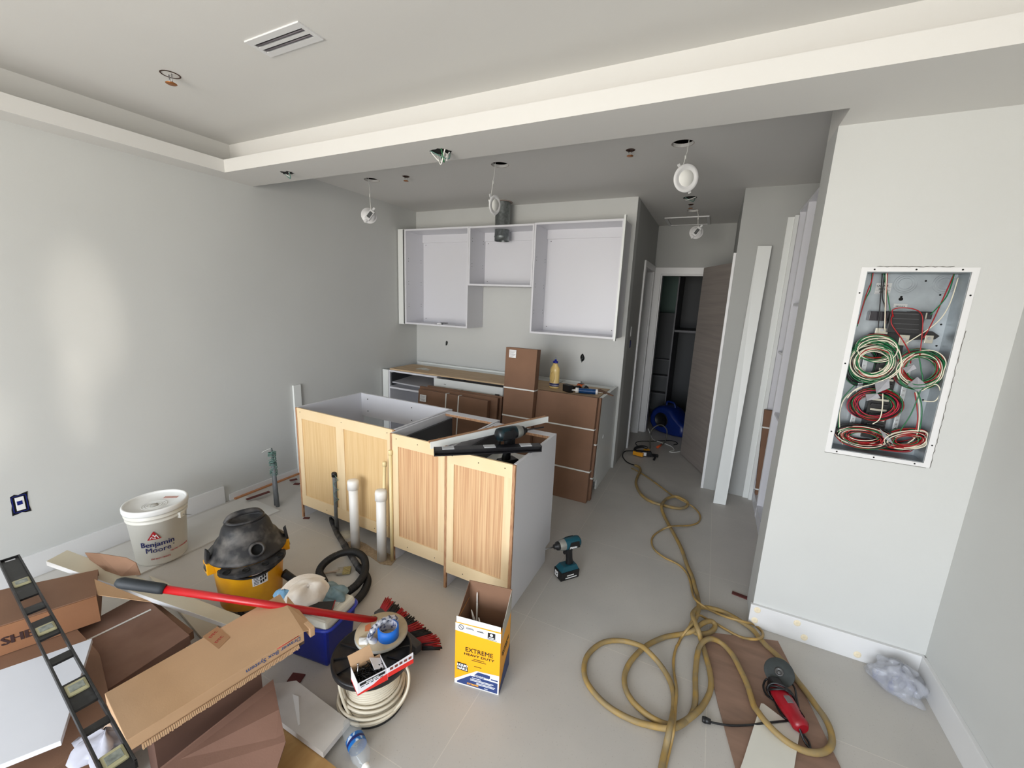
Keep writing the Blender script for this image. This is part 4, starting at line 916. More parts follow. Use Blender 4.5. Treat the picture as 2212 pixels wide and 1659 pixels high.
for s_ in (-1,1):
    mb=MB(F0@Matrix.Translation((-.01,s_*.151,.18))@Matrix.Rotation(-s_*PI/2,4,'X')); mb.lathe([(0,.002),(.085,.002),(.088,.008),(.094,.006),(.096,0)],28); mb.build('inlet_grille',black,fan)
mb=MB(F0); mb.tube(smooth_path([(-.05,0,.35),(-.04,0,.40),(.05,0,.40),(.08,0,.34)],6),.013,8); mb.build('carry_handle',fan_b,fan)
wire_g=mat('grey_cord',(.40,.39,.36),.5); 
def cord(name,label,pts,r,m_,cat='cord',n=6,seg=8,group=None,z0=None):
    P=[at(x,y,z) for x,y,z in pts]; P=[Vector((p.x,p.y,z)) for p,(x,y,z) in zip(P,pts)]
    mb=MB(); mb.tube(smooth_path(P,n),r,seg); return single(mb,name,m_,label,cat,group,origin=(P[0].x,P[0].y,0))
cord('white_cable','white cable running from the blower to under the door leaf',[(1400,926,.10),(1405,938,.02),(1412,950,.005),(1430,956,.005),(1450,964,.005),(1456,972,.005),(1446,975,.005),(1455,977,.005),(1470,975,.005)],.005,strapw)
cord('grey_cord','grey cord looping up over the blower with an orange plug end',[(1405,968,.02),(1404,945,.10),(1407,930,.20),(1418,920,.26),(1430,918,.26),(1440,928,.2),(1440,942,.1),(1436,955,.04),(1430,962,.02)],.007,wire_g)
cord('black_cord','thin black cord curving on the hall floor in front of the blower',[(1380,966,.005),(1373,957,.005),(1385,953,.005),(1410,953,.005),(1450,952,.005),(1464,958,.005),(1455,961,.005)],.005,black)
cord('black_cord','black cord loop against the end door frame beside the blower',[(1384,930,.005),(1380,918,.05),(1384,911,.09),(1389,918,.06),(1388,928,.01)],.005,black)
cord('black_cord','black cord from the power block to the yellow hose plug at the kitchen corner',[(1368,974,.02),(1350,975,.01),(1345,985,.005),(1352,996,.005),(1362,1002,.005),(1372,1005,.01)],.006,black)
a=at(1420,966,.02); b=at(1430,960,.02); mb=MB(); mb.cyl(a,b,.015,.010,seg=12); single(mb,'orange_plug',mat('orange_rubber',(.82,.34,.14),.5),'orange cord plug on the hall floor','plug')
pbm=mat('yellow_tool',(.88,.60,.10),.4)
pc=at(1389,985,0); 
bl=thing('power_block','yellow and black power tool block on the hall floor at the kitchen corner','tool',loc=(pc.x,pc.y,0),rot=(0,0,.3)); N=WM[bl.name]
MB(N).box(-.09,.09,-.03,.03,.005,.06,.008).build('body',black,bl)
MB(N@Matrix.Rotation(-.5,4,'Z')).box(-.10,.02,-.075,-.035,.01,.055,.008).build('yellow_end',pbm,bl)
MB(N).box(-.02,.03,-.034,-.02,.015,.055,.004).build('label_sticker',paper,bl)
mb=MB(N); mb.tube(smooth_path([(-.10,.0,.04),(-.08,.06,.07),(.0,.10,.08),(.06,.09,.07)],6),.016,10); mb.build('handle',black,bl)
MB(N@Matrix.Rotation(.6,4,'Z')).box(.05,.12,.02,.06,.01,.06,.008).build('yellow_head',pbm,bl)
mb=MB(N); mb.tube(smooth_path([(.08,-.02,.03),(.12,-.06,.03),(.10,-.12,.01)],5),.012,8); mb.build('tail',black,bl)
mb=MB(N); mb.box(.10,.17,-.01,.03,.0,.03,.006); mb.build('plug',black,bl)
# ================= dark closet beyond the hall =================
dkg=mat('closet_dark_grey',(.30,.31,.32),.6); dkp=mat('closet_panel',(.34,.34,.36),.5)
yc=6.35
a=aty(1468,590,yc); b=aty(1523,590,yc)
cl=thing('closet_cabinet','dark tall closet side panel with small black hinge plates in the end room','cabinet',loc=(a.x+.3,yc+.3,0))
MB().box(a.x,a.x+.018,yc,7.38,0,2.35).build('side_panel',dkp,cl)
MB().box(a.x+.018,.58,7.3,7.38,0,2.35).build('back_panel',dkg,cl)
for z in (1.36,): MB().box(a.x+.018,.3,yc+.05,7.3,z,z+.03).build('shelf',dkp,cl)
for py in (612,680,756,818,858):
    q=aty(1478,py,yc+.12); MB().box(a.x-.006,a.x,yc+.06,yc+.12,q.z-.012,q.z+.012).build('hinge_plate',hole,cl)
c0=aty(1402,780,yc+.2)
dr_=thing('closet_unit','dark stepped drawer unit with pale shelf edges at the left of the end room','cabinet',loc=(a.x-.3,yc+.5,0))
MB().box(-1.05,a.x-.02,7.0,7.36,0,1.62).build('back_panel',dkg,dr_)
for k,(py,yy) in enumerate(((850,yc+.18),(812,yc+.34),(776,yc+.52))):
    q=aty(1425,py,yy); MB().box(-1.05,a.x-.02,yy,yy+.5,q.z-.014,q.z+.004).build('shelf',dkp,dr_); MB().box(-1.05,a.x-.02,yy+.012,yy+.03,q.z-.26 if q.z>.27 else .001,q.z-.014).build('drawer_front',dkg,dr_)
# ================= left side: board on floor, bucket =================
q=[(-3.345,1.90),(-2.90,1.886),(-2.905,.66),(-3.36,.66)]
mb=MB(); mb.prism([(x,y,.001) for x,y in q],(0,0,.010)); single(mb,'floor_board',mat('white_board',(.80,.79,.77),.5,var=.04,vs=(6,6,6)),'long white melamine board lying flat on the floor under the paint bucket','board')
def slab(quad,th,mb=None,bev=.001):
    P=[at(x,y,z) for x,y,z in quad]; mb=mb or MB(); dn=Vector((0,0,-th)); return mb.hexa([p+dn for p in P]+P,bev) if False else mb.hexa([P[0]+dn,P[1]+dn,P[2]+dn,P[3]+dn,P[0],P[1],P[2],P[3]],bev),P
bk=(-3.01,1.165,.012)
bt=thing('paint_bucket','white plastic paint bucket with snap lid on the floor board by the left wall','bucket',loc=bk)
bpl=mat('bucket_plastic',(.90,.89,.85),.35,var=.02,vs=(6,6,6))
MB().lathe([(0,0),(.124,0),(.128,.006),(.146,.285),(.152,.288),(.153,.294),(.148,.298),(.148,.312),(.156,.314),(.157,.320),(.151,.324),(.151,.345)],48,c=bk).build('body',bpl,bt)
MB().lathe([(.152,.338),(.161,.340),(.163,.346),(.163,.366),(.160,.374),(.152,.376),(.148,.368),(.146,.360),(.06,.358),(.0,.358)],48,c=bk).build('lid',mat('lid_white',(.93,.93,.92),.3),bt)
for k,(r,z) in enumerate(((.035,.3585),(.048,.3585),(.060,.3585))):
    mb=MB(); N=Matrix.Translation((bk[0]+.03,bk[1]-.02,bk[2]+z)); mb=MB(N); mb.lathe([(r,0),(r+.002,.003),(r+.004,0)],28); mb.build('lid_ring',MATS['lid_white'],bt)
mb=MB(Matrix.Translation((bk[0]+.03,bk[1]-.02,bk[2]+.359))); mb.lathe([(.02,0),(.02,.006),(.0,.007)],18); mb.build('lid_plug',mat('lid_grey',(.70,.69,.66),.5),bt)
mb=MB(Matrix.Translation((bk[0]-.005,bk[1]+.085,bk[2]+.3585))@Matrix.Rotation(.6,4,'Z')); mb.box(-.04,.04,-.013,.013,0,.0012,.0); mb.build('lid_sticker',mat('pink_label',(.80,.62,.58),.6,var=.1,vs=(90,90,90)),bt)
for a in (math.radians(25),math.radians(205)):
    x,y=bk[0]+.150*math.cos(a),bk[1]+.150*math.sin(a); mb=MB(Matrix.Translation((x,y,bk[2]+.29))@Matrix.Rotation(a,4,'Z')); mb.box(-.006,.014,-.018,.018,-.018,.02,.003); mb.build('handle_ear',bpl,bt)
mb=MB(); P=[]
for i in range(9):
    t=i/8; a=math.radians(25)-math.radians(180)*t*-1; P.append((bk[0]+.165*math.cos(a),bk[1]+.165*math.sin(a),bk[2]+.29-.10*math.sin(PI*t)))
mb.tube(smooth_path(P,4),.002,6); mb.build('wire_handle',chrome,bt)
def onlat(c,R,ang,z,tilt=0): # frame on vertical cylinder
    n=Vector((math.cos(ang),math.sin(ang),0)); return frame(Vector((c[0],c[1],c[2]+z))+n*R,Vector((-math.sin(ang),math.cos(ang),0)),(0,0,1))
ca=math.atan2(-bk[1],-bk[0])
mb=MB(); F=onlat(bk,.1415,ca-.13,.135); mb.text('Benjamin',.046,F,off=.0007,bendR=.1415); F=onlat(bk,.139,ca-.13,.095); mb.text('Moore',.046,F,off=.0003,bendR=.139); F=onlat(bk,.140,ca+.42,.115); mb.text('®',.012,F,bendR=.14)
mb.build('lettering',inkb,bt)
F=onlat(bk,.1475,ca-.20,.185)
mb=MB(F)
def bendp(pts,R): return [(math.sin(x/R)*R,y,math.cos(x/R)*R-R) for x,y in pts]
for tri in ([(-.034,0),(0,0),(0,.054)],[(0,0),(.034,0),(0,.054)]):
    mb.prism(bendp(tri,.14),(0,0,.0006))
mb.build('logo_triangle',inkr,bt)
mb=MB(F)
for s_ in ([(-.022,.006),(-.012,.022),(-.006,.014),(-.0,.006),(-.004,.006),(-.009,.014),(-.0115,.0155),(-.017,.006)],[(-.008,.024),(-.003,.036),(.004,.024),(.012,.032),(.024,.006),(.019,.006),(.011,.022),(.004,.014),(-.003,.026)],[(0,.006),(.0045,.013),(.009,.006)]):
    mb.prism([(x,y,.0007) for x,y in s_],(0,0,.0004))
mb.build('logo_stroke',paper,bt)
mb=MB(); mb.text('DO NOT FREEZE',.0125,onlat(bk,.1345,ca-.08,.045),off=.0003,bendR=.1345); mb.text('NE PAS CONGELER',.013,onlat(bk,.1395,ca+.68,.075),off=.0003,bendR=.1395)
mb.build('lettering',inkr,bt)
# ================= shop vacuum =================
VC=(-2.14,1.20,0); yel=mat('vac_yellow',(.96,.70,.08),.35,vs=(10,10,10),col2=(.89,.60,.07))
Rf=math.atan2(-VC[1],-VC[0])+.12
V0=Matrix.Translation(VC)@Matrix.Rotation(Rf,4,'Z')   # local +x toward the viewer
vc=thing('shop_vacuum','yellow and black wet-dry vacuum covered in dust, standing on the tiles','vacuum',M=V0)
MB(V0@Matrix.Translation((0,0,.035))).lathe([(0,0),(.140,0),(.148,.008),(.168,.275),(.174,.285),(.174,.295),(.16,.30)],48).build('tank',yel,vc)
for a in (.6,2.2,-.6,-2.2):
    c=Vector((.13*math.cos(a),.13*math.sin(a),.022)); MB(V0).cyl(c+Vector((0,-.012,0)),c+Vector((0,.012,0)),.021,seg=18).build('caster',black,vc)
# head: elliptical dome with grip recess
mb=MB(V0@Matrix.Translation((0,0,.32))); sx_,sy_=1.0,1.02
rings=[]
for r,z,ex in ((.172,0,1),(.184,.004,1),(.186,.016,1),(.172,.026,1),(.160,.045,.97),(.144,.075,.95),(.130,.085,.92),(.122,.11,.90),(.112,.145,.84),(.100,.165,.74)):
    rings.append([mb.v((r*ex*math.cos(a)*1.0-.0,r*1.0*math.sin(a),z)) for a in [2*PI*k/40 for k in range(40)]])
for a_,b_ in zip(rings,rings[1:]):
    for k in range(40): mb.f([a_[k],a_[(k+1)%40],b_[(k+1)%40],b_[k]],True)
# recessed slot
inn=[mb.v((.042*math.cos(a),.074*math.sin(a),.172)) for a in [2*PI*k/40 for k in range(40)]]
low=[mb.v((.036*math.cos(a),.066*math.sin(a),.135)) for a in [2*PI*k/40 for k in range(40)]]
for a_,b_ in ((rings[-1],inn),(inn,low)):
    for k in range(40): mb.f([a_[k],a_[(k+1)%40],b_[(k+1)%40],b_[k]],True)
mb.f(low); mb.build('motor_head',blackd,vc)
mb=MB(V0@Matrix.Translation((0,0,.32))); mb.tube([(-.05*math.cos(a)-.004,.082*math.sin(a),.172) for a in [2*PI*k/36 for k in range(36)]],.008,8,closed=True); mb.build('grip_rim',blackd,vc)
mb=MB(V0@Matrix.Translation((0,0,.32))); mb.tube(smooth_path([(-.04,-.085,.155),(-.045,-.06,.185),(-.05,0,.192),(-.045,.06,.185),(-.04,.085,.155)],6),.015,12); mb.build('carry_handle',blackd,vc)
mb=MB(V0@Matrix.Translation((.150,.018,.32+.060))@Matrix.Rotation(math.radians(60),4,'Y')); mb.lathe([(.026,.0),(.026,.020),(.029,.023),(.036,.020),(.040,.0),(.046,-.035)],30); mb.build('hose_port',blackd,vc)
mb=MB(V0@Matrix.Translation((.150,.018,.32+.060))@Matrix.Rotation(math.radians(60),4,'Y')); mb.lathe([(0,.004),(.0265,.004)],24); mb.build('port_hole',hole,vc)
for s_ in (-1,1):
    mb=MB(V0); a0=s_*1.45; c,sn=math.cos(a0),math.sin(a0)
    Nn=V0@Matrix.Rotation(a0,4,'Z'); MB(Nn).box(.160,.196,-.035,.035,.265,.325,.004).build('tank_ear',yel,vc)
    mb=MB(Nn); mb.hexa([(.185,-.022,.285),(.200,-.022,.285),(.200,.022,.285),(.185,.022,.285),(.172,-.018,.38),(.186,-.018,.395),(.186,.018,.395),(.172,.018,.38)],.003); mb.build('latch',blackd,vc)
# accessory rail
mb=MB(V0@Matrix.Translation((0,0,.30))); A_=[math.radians(-50+100*i/28) for i in range(29)]; HC=[-36,-12,12,36]
holes_=[]
outer=[]; 
for i,a in enumerate(A_):
    t=abs(i-14)/14; outer.append((.232-.030*t**3))
top=[];bot=[]
V1=[[mb.v((r*math.cos(a),r*math.sin(a),z)) for a,ro in zip(A_,outer) for r,z in [(rr if rr else ro,zz)]] for rr,zz in ((.176,.018),(0,.012),(0,-.006),(.176,0))]
for i in range(28):
    for j in range(4):
        mb.f([V1[j][i],V1[j][i+1],V1[(j+1)%4][i+1],V1[(j+1)%4][i]],False)
mb.f([V1[j][0] for j in range(4)]); mb.f([V1[j][28] for j in range(4)]); mb.build('accessory_rail',blackd,vc)
for d_ in HC:
    a=math.radians(d_); mb=MB(V0@Matrix.Translation((.205*math.cos(a),.205*math.sin(a),.3155))); mb.lathe([(0,.0005),(.0145,.0005),(.0165,.003),(.018,.0)],20); mb.build('rail_socket',hole if d_ else hole,vc)
mb=MB(V0); mb.tube(smooth_path([(.19*math.cos(a),.19*math.sin(a),.30-.055*math.cos(a*1.7)**2+.01) for a in [math.radians(-52+104*i/10) for i in range(11)]],4),.006,8); mb.build('power_cord',black,vc)
mb=MB(V0); mb.tube(smooth_path([(.21*math.cos(a),.21*math.sin(a),.30-.035*math.cos(a*1.7)**2) for a in [math.radians(-45+85*i/8) for i in range(9)]],4),.005,8); mb.build('power_cord',black,vc)
mb=MB(V0@Matrix.Translation((0,0,.035)))
def patch(mb,R0,R1,z0,z1,a0,a1,n=8):
    g=[]
    for R_,z in ((R0,z0),(R1,z1)): g.append([(R_*math.cos(a0+(a1-a0)*i/n),R_*math.sin(a0+(a1-a0)*i/n),z) for i in range(n+1)])
    mb.sheet(g)
patch(mb,.1592,.1648,.145,.215,-.10,.36); mb.build('label_sticker',paper,vc)
mb=MB(V0@Matrix.Translation((0,0,.035)))
for i in range(6): patch(mb,.1602+.0008*i,.1606+.0008*i,.152+.009*i,.156+.009*i,-.06,.07+.02*(i%3))
for i,(u,w) in enumerate(((.12,.182),(.19,.186),(.26,.19),(.12,.162),(.19,.164),(.26,.17))): patch(mb,.1628,.1642,w-.008,w+.008,u,u+.045)
mb.build('printing',ink,vc)
# hose and wand
hs=thing('vacuum_hose','black ribbed vacuum hose looping behind the blue cooler with its wand','hose',loc=(-1.8,1.5,0))
hp=[(612,1237,.14),(640,1256,.07),(665,1268,.06),(700,1262,.04),(690,1235,.04),(705,1213,.05),(735,1196,.06),(765,1192,.08),(786,1206,.08),(788,1235,.07),(772,1262,.06),(745,1283,.05),(725,1296,.04),(735,1312,.03),(760,1305,.03),(785,1280,.03),(794,1256,.03),(788,1240,.03),(775,1226,.04)]
P=[at(x,y,z) for x,y,z in hp]; SP=smooth_path(P,40); mb=MB(); 
nn=len(SP); mb.tube(SP,.0215,12,rf=lambda t: 1.0+.07*(1 if int(t*(nn-1)+.5)%3==0 else -1)); mb.build('ribbed_hose',mat('hose_black',(.10,.10,.105),.5),hs)
w0=at(776,1228,.03); w1=at(746,1180,.025); w2=at(728,1152,.022); w3=at(717,1126,.02)
mb=MB(); mb.tube([w0,w1,w2,w3],.019,16,rf=lambda t:1-.1*t); mb.build('wand',blackd,hs)
mb=MB(); mb.cyl(w1,w1.lerp(w2,.15),.022,seg=16); mb.build('wand_collar',blackd,hs)
mb=MB(); d_=(w3-w2).normalized(); mb.cyl(w3,w3+d_*.06,.018,.010,14); mb.build('crevice_tip',black,hs)
# paint brush
A=at(693,1242,.012); B=at(733,1233,.014); C=at(741,1233,.014); Dd=at(757,1231,.012)
pbr=thing('paint_brush','old dusty paint brush lying inside the hose loop','brush',loc=A)
mb=MB(); mb.tube(smooth_path([A,A.lerp(B,.4)+Vector((0,0,.004)),B],6),.010,10,rf=lambda t:.9-.3*math.sin(t*PI)+.6*max(0,t-.7)); mb.build('handle',mat('dusty_handle',(.62,.56,.50),.8,var=.15,vs=(30,30,30)),pbr)
d_=(Dd-B); d_.z=0; d_.normalize(); sd=Vector((-d_.y,d_.x,0)); 
mb=MB(frame(C,d_,sd)); mb.box(-.035,.0,-.030,.030,-.008,.008,.002); mb.build('ferrule',mat('old_ferrule',(.60,.58,.54),.5,metal=.3,var=.1,vs=(40,40,40)),pbr)
mb=MB(frame(C,d_,sd)); mb.box(0,.045,-.030,.030,-.007,.007,.001)
mb.build('bristles',mat('bristle_tan',(.72,.66,.44),.8,vs=(3,300,300),col2=(.45,.40,.25)),pbr)
# ================= cooler with cap, shirt, dustpan =================
C0=Matrix.Translation((-1.575,1.155,0))@Matrix.Rotation(math.radians(8),4,'Z')
co=thing('cooler','small blue cooler with grey-white lid between vacuum and cable spool','cooler',M=C0)
blu=mat('cooler_blue',(.05,.13,.52),.4,var=.1,vs=(10,10,10))
mb=MB(C0); mb.hexa([(-.15,-.085,0),(.15,-.085,0),(.15,.085,0),(-.15,.085,0),(-.168,-.102,.205),(.168,-.102,.205),(.168,.102,.205),(-.168,.102,.205)],.014); mb.build('body',blu,co)
lw=mat('cooler_lid',(.84,.83,.78),.45,var=.05,vs=(20,20,20))
mb=MB(C0); mb.hexa([(-.170,-.105,.206),(.170,-.105,.206),(.170,.105,.206),(-.170,.105,.206),(-.160,-.096,.250),(.160,-.096,.250),(.160,.096,.250),(-.160,.096,.250)],.012); mb.build('lid',lw,co)
mb=MB(C0); mb.box(-.13,.135,-.070,.070,.2505,.254,.003); mb.build('lid_panel',lw,co)
mb=MB(C0); mb.tube(smooth_path([(.05,-.108,.205),(.12,-.112,.215),(.178,-.09,.215),(.185,0,.215),(.178,.09,.215),(.12,.112,.215)],6),.008,8); mb.build('swing_handle',mat('handle_blue',(.12,.20,.62),.35),co)
def blob(mb,c,rx,ry,rz,seed,amp=.12,nu=26,nv=12,flat=True,z0=0,ph=3):
    random.seed(seed); ks=[(random.randint(2,6),random.randint(1,4),random.uniform(0,6),random.uniform(0,6)) for _ in range(6)]
    rings=[]
    for j in range(nv+1):
        t=j/nv; th=t*PI/2 if flat else t*PI; row=[]
        for i in range(nu):
            a=2*PI*i/nu; w=1+amp*sum(math.sin(k1*a+p1+math.sin(k2*th*2+p2)) for k1,k2,p1,p2 in ks)/3
            row.append(mb.v((c[0]+rx*math.sin(th)*math.cos(a)*w,c[1]+ry*math.sin(th)*math.sin(a)*w,c[2]+rz*math.cos(th)*(1+.4*(w-1)))))
        rings.append(row)
    for a_,b_ in zip(rings,rings[1:]):
        for k in range(nu): mb.f([a_[k],a_[(k+1)%nu],b_[(k+1)%nu],b_[k]],True)
    bmesh.ops.remove_doubles(mb.bm,verts=mb.bm.verts,dist=.0002)
hc=at(662,1276,.30)
hat=thing('cotton_cap','dirty cream cotton cap lying on the cooler','cap',loc=(hc.x,hc.y,.262))
N=Matrix.Translation((hc.x,hc.y,.258))@Matrix.Rotation(Rf,4,'Z')@Matrix.Rotation(.35,4,'Y')
capm=mat('cap_cotton',(.84,.78,.71),.9,vs=(9,9,9),col2=(.95,.93,.90),bump=.5,bs=120)
mb=MB(N); random.seed(2); rings=[]
for j in range(13):
    th=PI/2*j/12; row=[]
    for i in range(36):
        a=2*PI*i/36; w=1+.035*math.sin(6*a)*math.sin(th)+.05*math.sin(3*a+2*th+1)+.03*math.sin(9*a+5*th)
        row.append(mb.v((.082*math.sin(th)**.8*math.cos(a)*w,.098*math.sin(th)**.8*math.sin(a)*w,.10*math.cos(th)*(1-.10*math.cos(a*2))-.012*math.exp(-((th-.5)/.25)**2)*math.cos(a*3))))
    rings.append(row)
for a_,b_ in zip(rings,rings[1:]):
    for k in range(36): mb.f([a_[k],a_[(k+1)%36],b_[(k+1)%36],b_[k]],True)
bmesh.ops.remove_doubles(mb.bm,verts=mb.bm.verts,dist=.0003); mb.build('crown',capm,hat)
mb=MB(N); mb.lathe([(.0,.104),(.006,.102),(.008,.098)],12); mb.build('button',capm,hat)
mb=MB(N); mb.tube([(.083*math.cos(a),.099*math.sin(a),.004) for a in [2*PI*k/40 for k in range(40)]],.004,6,closed=True); mb.build('sweatband',capm,hat)
mb=MB(N); g=[]
for r in (.080,.10,.125,.145): g.append([(-r*math.cos(a)-(.0),r*1.0*math.sin(a)*.95,.0-.12*(r-.08)-.02*math.sin(a)**2) for a in [math.radians(-55+110*i/12) for i in range(13)]])
mb.sheet(g); mb.build('visor',capm,hat)
sc=at(715,1283,.27); mb=MB(); blob(mb,(sc.x-.015,sc.y+.02,.255),.082,.058,.034,8,.16,44,14)
single(mb,'work_shirt',mat('denim_grey',(.50,.58,.60),.9,vs=(25,25,25),col2=(.36,.45,.48),bump=.6,bs=90),'crumpled blue-grey cloth lying on the cooler beside the cap','cloth')
sc=at(614,1277,.25); mb=MB(); blob(mb,(sc.x+.03,sc.y-.02,.252),.052,.042,.03,18,.12,30,8)
single(mb,'cloth_rag',mat('rag_blue',(.48,.66,.80),.9,bump=.4,bs=90),'light blue cloth edge showing at the left of the cap','cloth')
dp=thing('dustpan','black dustpan with red rim lying on the cooler under the broom handle','dustpan',loc=at(680,1315,.262))
P=[at(x,y,.268) for x,y in ((648,1316),(723,1301),(716,1322),(660,1330))]
P=[at(648,1325,.262),at(717,1325,.262),at(724,1303,.262),at(652,1308,.262)]
mb=MB(); mb.hexa(P+[p+Vector((0,0,.014)) for p in P],.002); mb.build('pan',mat('pan_black',(.13,.12,.12),.7,var=.2,vs=(50,50,50)),dp)
mb=MB(); u=Vector((0,0,.014)); mb.tube([P[0]+u,P[1]+u,P[2]+u],.003,6); mb.tube([P[0],P[1]],.003,6); mb.build('rim',redp,dp)
# ================= broom =================
b0=at(250,1257,.60); b2=at(788,1337,.27); dv=(b2-b0).normalized()
brm=thing('push_broom','red-handled broom lying across the cartons, cooler and spool','broom',loc=b2)
b1=b0+dv*.16
mb=MB(); mb.cyl(b1,b2+dv*.05,.0148,seg=20); mb.build('handle',mat('handle_red',(.66,.05,.08),.3,vs=(10,10,10),col2=(.72,.09,.11)),brm)
mb=MB(); mb.tube([b0+(b1-b0)*t for t in (0,.06,.12,.5,.9,1)],.020,8,rf=lambda t:(.55,.85,1,1,1,.92)[min(5,int(t*5+.5))]); mb.build('grip',mat('grip_grey',(.16,.18,.20),.6),brm)
hA=at(818,1322,.07); hB=at(908,1400,.05); 
hz=(hA+hB)/2; mb=MB(); mb.cyl(b2+dv*.04,Vector((hz.x-.03,hz.y,.10)),.016,seg=14); mb.build('socket',mat('grip_grey',(.16,.18,.20),.6),brm)
ax=(hB-hA).normalized(); out=at(932,1388,.03)-hB; out.z=0; out=(out-ax*out.dot(ax)*.0).normalized(); up=ax.cross(out).normalized()
L=(hB-hA).length; mb=MB(frame(hA,ax,out)); mb.box(0,L,-.03,.012,-.022,.022,.006); mb.build('broom_head',mat('head_grey',(.22,.23,.25),.5,var=.2,vs=(20,20,20)),brm)
random.seed(5)
Mh=frame(hA,ax,out)
for nm,sel,mm in (('red_bristles',0,mat('bristle_red',(.62,.05,.09),.5)),('black_bristles',1,mat('bristle_black',(.07,.07,.08),.6))):
    mb=MB(Mh)
    for i in range(84):
        u_=i/83; band=int(u_*7)
        if (band%2)!=sel: continue
        for j in range(6):
            z=-.018+.0072*j; x0=u_*L; x1=x0+(u_-.35)*.10+random.uniform(-.006,.006); ln=.075+random.uniform(-.006,.008)
            mb.cyl((x0,.010,z),(x1,ln,z*1.5+random.uniform(-.004,.004)),.0034,.0028,4)
    mb.build(nm,mm,brm)
# ================= cable spool =================
SC=(-1.12,1.08,0); sp=thing('cable_spool','black plastic spool of white cable standing on its flange','cable spool',loc=SC)
mb=MB(); mb.lathe([(.09,0),(.132,0),(.134,.006),(.132,.012),(.06,.014),(.06,.0)],40,c=SC); mb.build('bottom_flange',black,sp)
for a in (math.radians(-60),math.radians(-100),math.radians(-20)): pass
mb=MB(); mb.lathe([(.055,.012),(.055,.224)],24,c=SC); mb.build('core',black,sp)
mb=MB(); mb.lathe([(0,.232),(.03,.232),(.032,.238),(.07,.238),(.072,.230),(.150,.230),(.152,.237),(.160,.237),(.162,.232),(.160,.212),(.152,.208),(.0,.214)],44,c=SC); mb.build('top_flange',black,sp)
for k in range(12):
    a=2*PI*k/12+.2; mb=MB(Matrix.Translation((SC[0],SC[1],.230))@Matrix.Rotation(a,4,'Z')); mb.box(.072,.151,-.003,.003,0,.005); mb.build('flange_rib',black,sp)
mb=MB(); mb.lathe([(0,.2385),(.012,.2385)],14,c=(SC[0]+.06*.7,SC[1]-.06*.7,0)); mb.build('flange_hole',hole,sp)
cw=mat('cable_white',(.85,.81,.73),.4,var=.03,vs=(20,20,20)); random.seed(6)
mb=MB(); P=[]
turns=16
for k in range(turns*24+1):
    a=2*PI*k/24; t=k/(turns*24); P.append((SC[0]+(.118-.028*t+.002*math.sin(3*a))*math.cos(a),SC[1]+(.118-.028*t+.002*math.sin(3*a))*math.sin(a),.030+.165*t+.003*math.sin(a*.9)))
mb.tube(P,.0056,8); mb.build('wound_cable',cw,sp)
for j,(r,z,am) in enumerate(((.132,.020,.003),(.142,.032,.008),(.138,.047,.010),(.126,.075,.012),(.120,.10,.01))):
    mb=MB(); mb.tube(smooth_path([(SC[0]+(r)*math.cos(a),SC[1]+(r)*math.sin(a),z+am*math.sin(a+1+j)) for a in [2*PI*i/16 for i in range(16)]],3,True),.0058,8,closed=True); mb.build('loose_loop',cw,sp)
mb=MB(); cp_=[at(735,1452,.22),at(733,1480,.18),at(740,1510,.12),at(748,1530,.08),at(760,1550,.04)]
mb.tube(smooth_path(cp_,6),.0058,8); mb.build('cable_end',cw,sp)
mb=MB(); cp_=[at(872,1430,.17),at(883,1455,.13),at(880,1490,.09),at(860,1525,.05),at(825,1552,.03),at(785,1558,.02),at(760,1545,.03)]
mb.tube(smooth_path(cp_,6),.0058,8); mb.build('loose_loop',cw,sp)
# lid disc with taped handle and blue tape
pd=Vector((-1.150,1.166,.243)); pn=thing('cable_reel_lid','round cardboard reel end with plastic-wrapped handle lying on the black spool','reel lid',loc=pd)
cb=mat('pale_chipboard',(.74,.68,.57),.8,vs=(20,20,20),col2=(.66,.60,.50))
mb=MB(); mb.lathe([(0,0),(.108,0),(.110,.003),(.110,.014),(.108,.017),(0,.017)],44,c=pd); mb.build('disc',cb,pn)
mb=MB(); mb.lathe([(.1105,.001),(.113,.005),(.112,.012),(.1105,.016)],44,c=pd); mb.build('stretch_wrap',mat('stretch_wrap',(.82,.82,.80),.2,alpha=.6),pn)
h0=at(798,1378,.265); hp_=[at(797,1381,.262),at(803,1366,.30),at(815,1350,.315),at(835,1338,.318),at(852,1335,.30),at(856,1345,.265)]
mb=MB(); mb.tube(smooth_path(hp_,8),.0125,12,rf=lambda t:1+.12*math.sin(t*60)); mb.build('wrapped_handle',mat('foil_wrap',(.75,.76,.80),.25,metal=.3,vs=(70,70,70),col2=(.30,.33,.42),thr=(.5,.6)),pn)
mb=MB(); blob(mb,(hp_[0].x,hp_[0].y-.01,.259),.03,.022,.012,31,.5,20,6); mb.build('crumpled_wrap',mat('crumpled_film',(.84,.84,.83),.3),pn)
mb=MB(); q_=[at(789,1352,.2605),at(800,1346,.2605),at(802,1362,.2605),at(788,1364,.2605)]; mb.prism(q_,(0,0,.0006)); mb.build('orange_sticker',mat('orange_label',(.80,.48,.32),.6),pn)
tc_=at(839,1374,.2605); tr=thing('painters_tape','roll of blue painter\'s tape standing on the cardboard reel lid','tape',loc=(tc_.x,tc_.y,.2605))
tb=mat('painters_blue',(.05,.42,.82),.5)
MB().lathe([(.036,0),(.044,0),(.044,.048),(.036,.048)],40,c=(tc_.x,tc_.y,.2605)).build('tape',tb,tr)
MB().lathe([(.0355,.001),(.0355,.0485),(.037,.0485)],40,c=(tc_.x,tc_.y,.2605)).build('core',mat('core_grey',(.72,.72,.76),.5,vs=(60,60,60),col2=(.30,.32,.50),thr=(.5,.6)),tr)
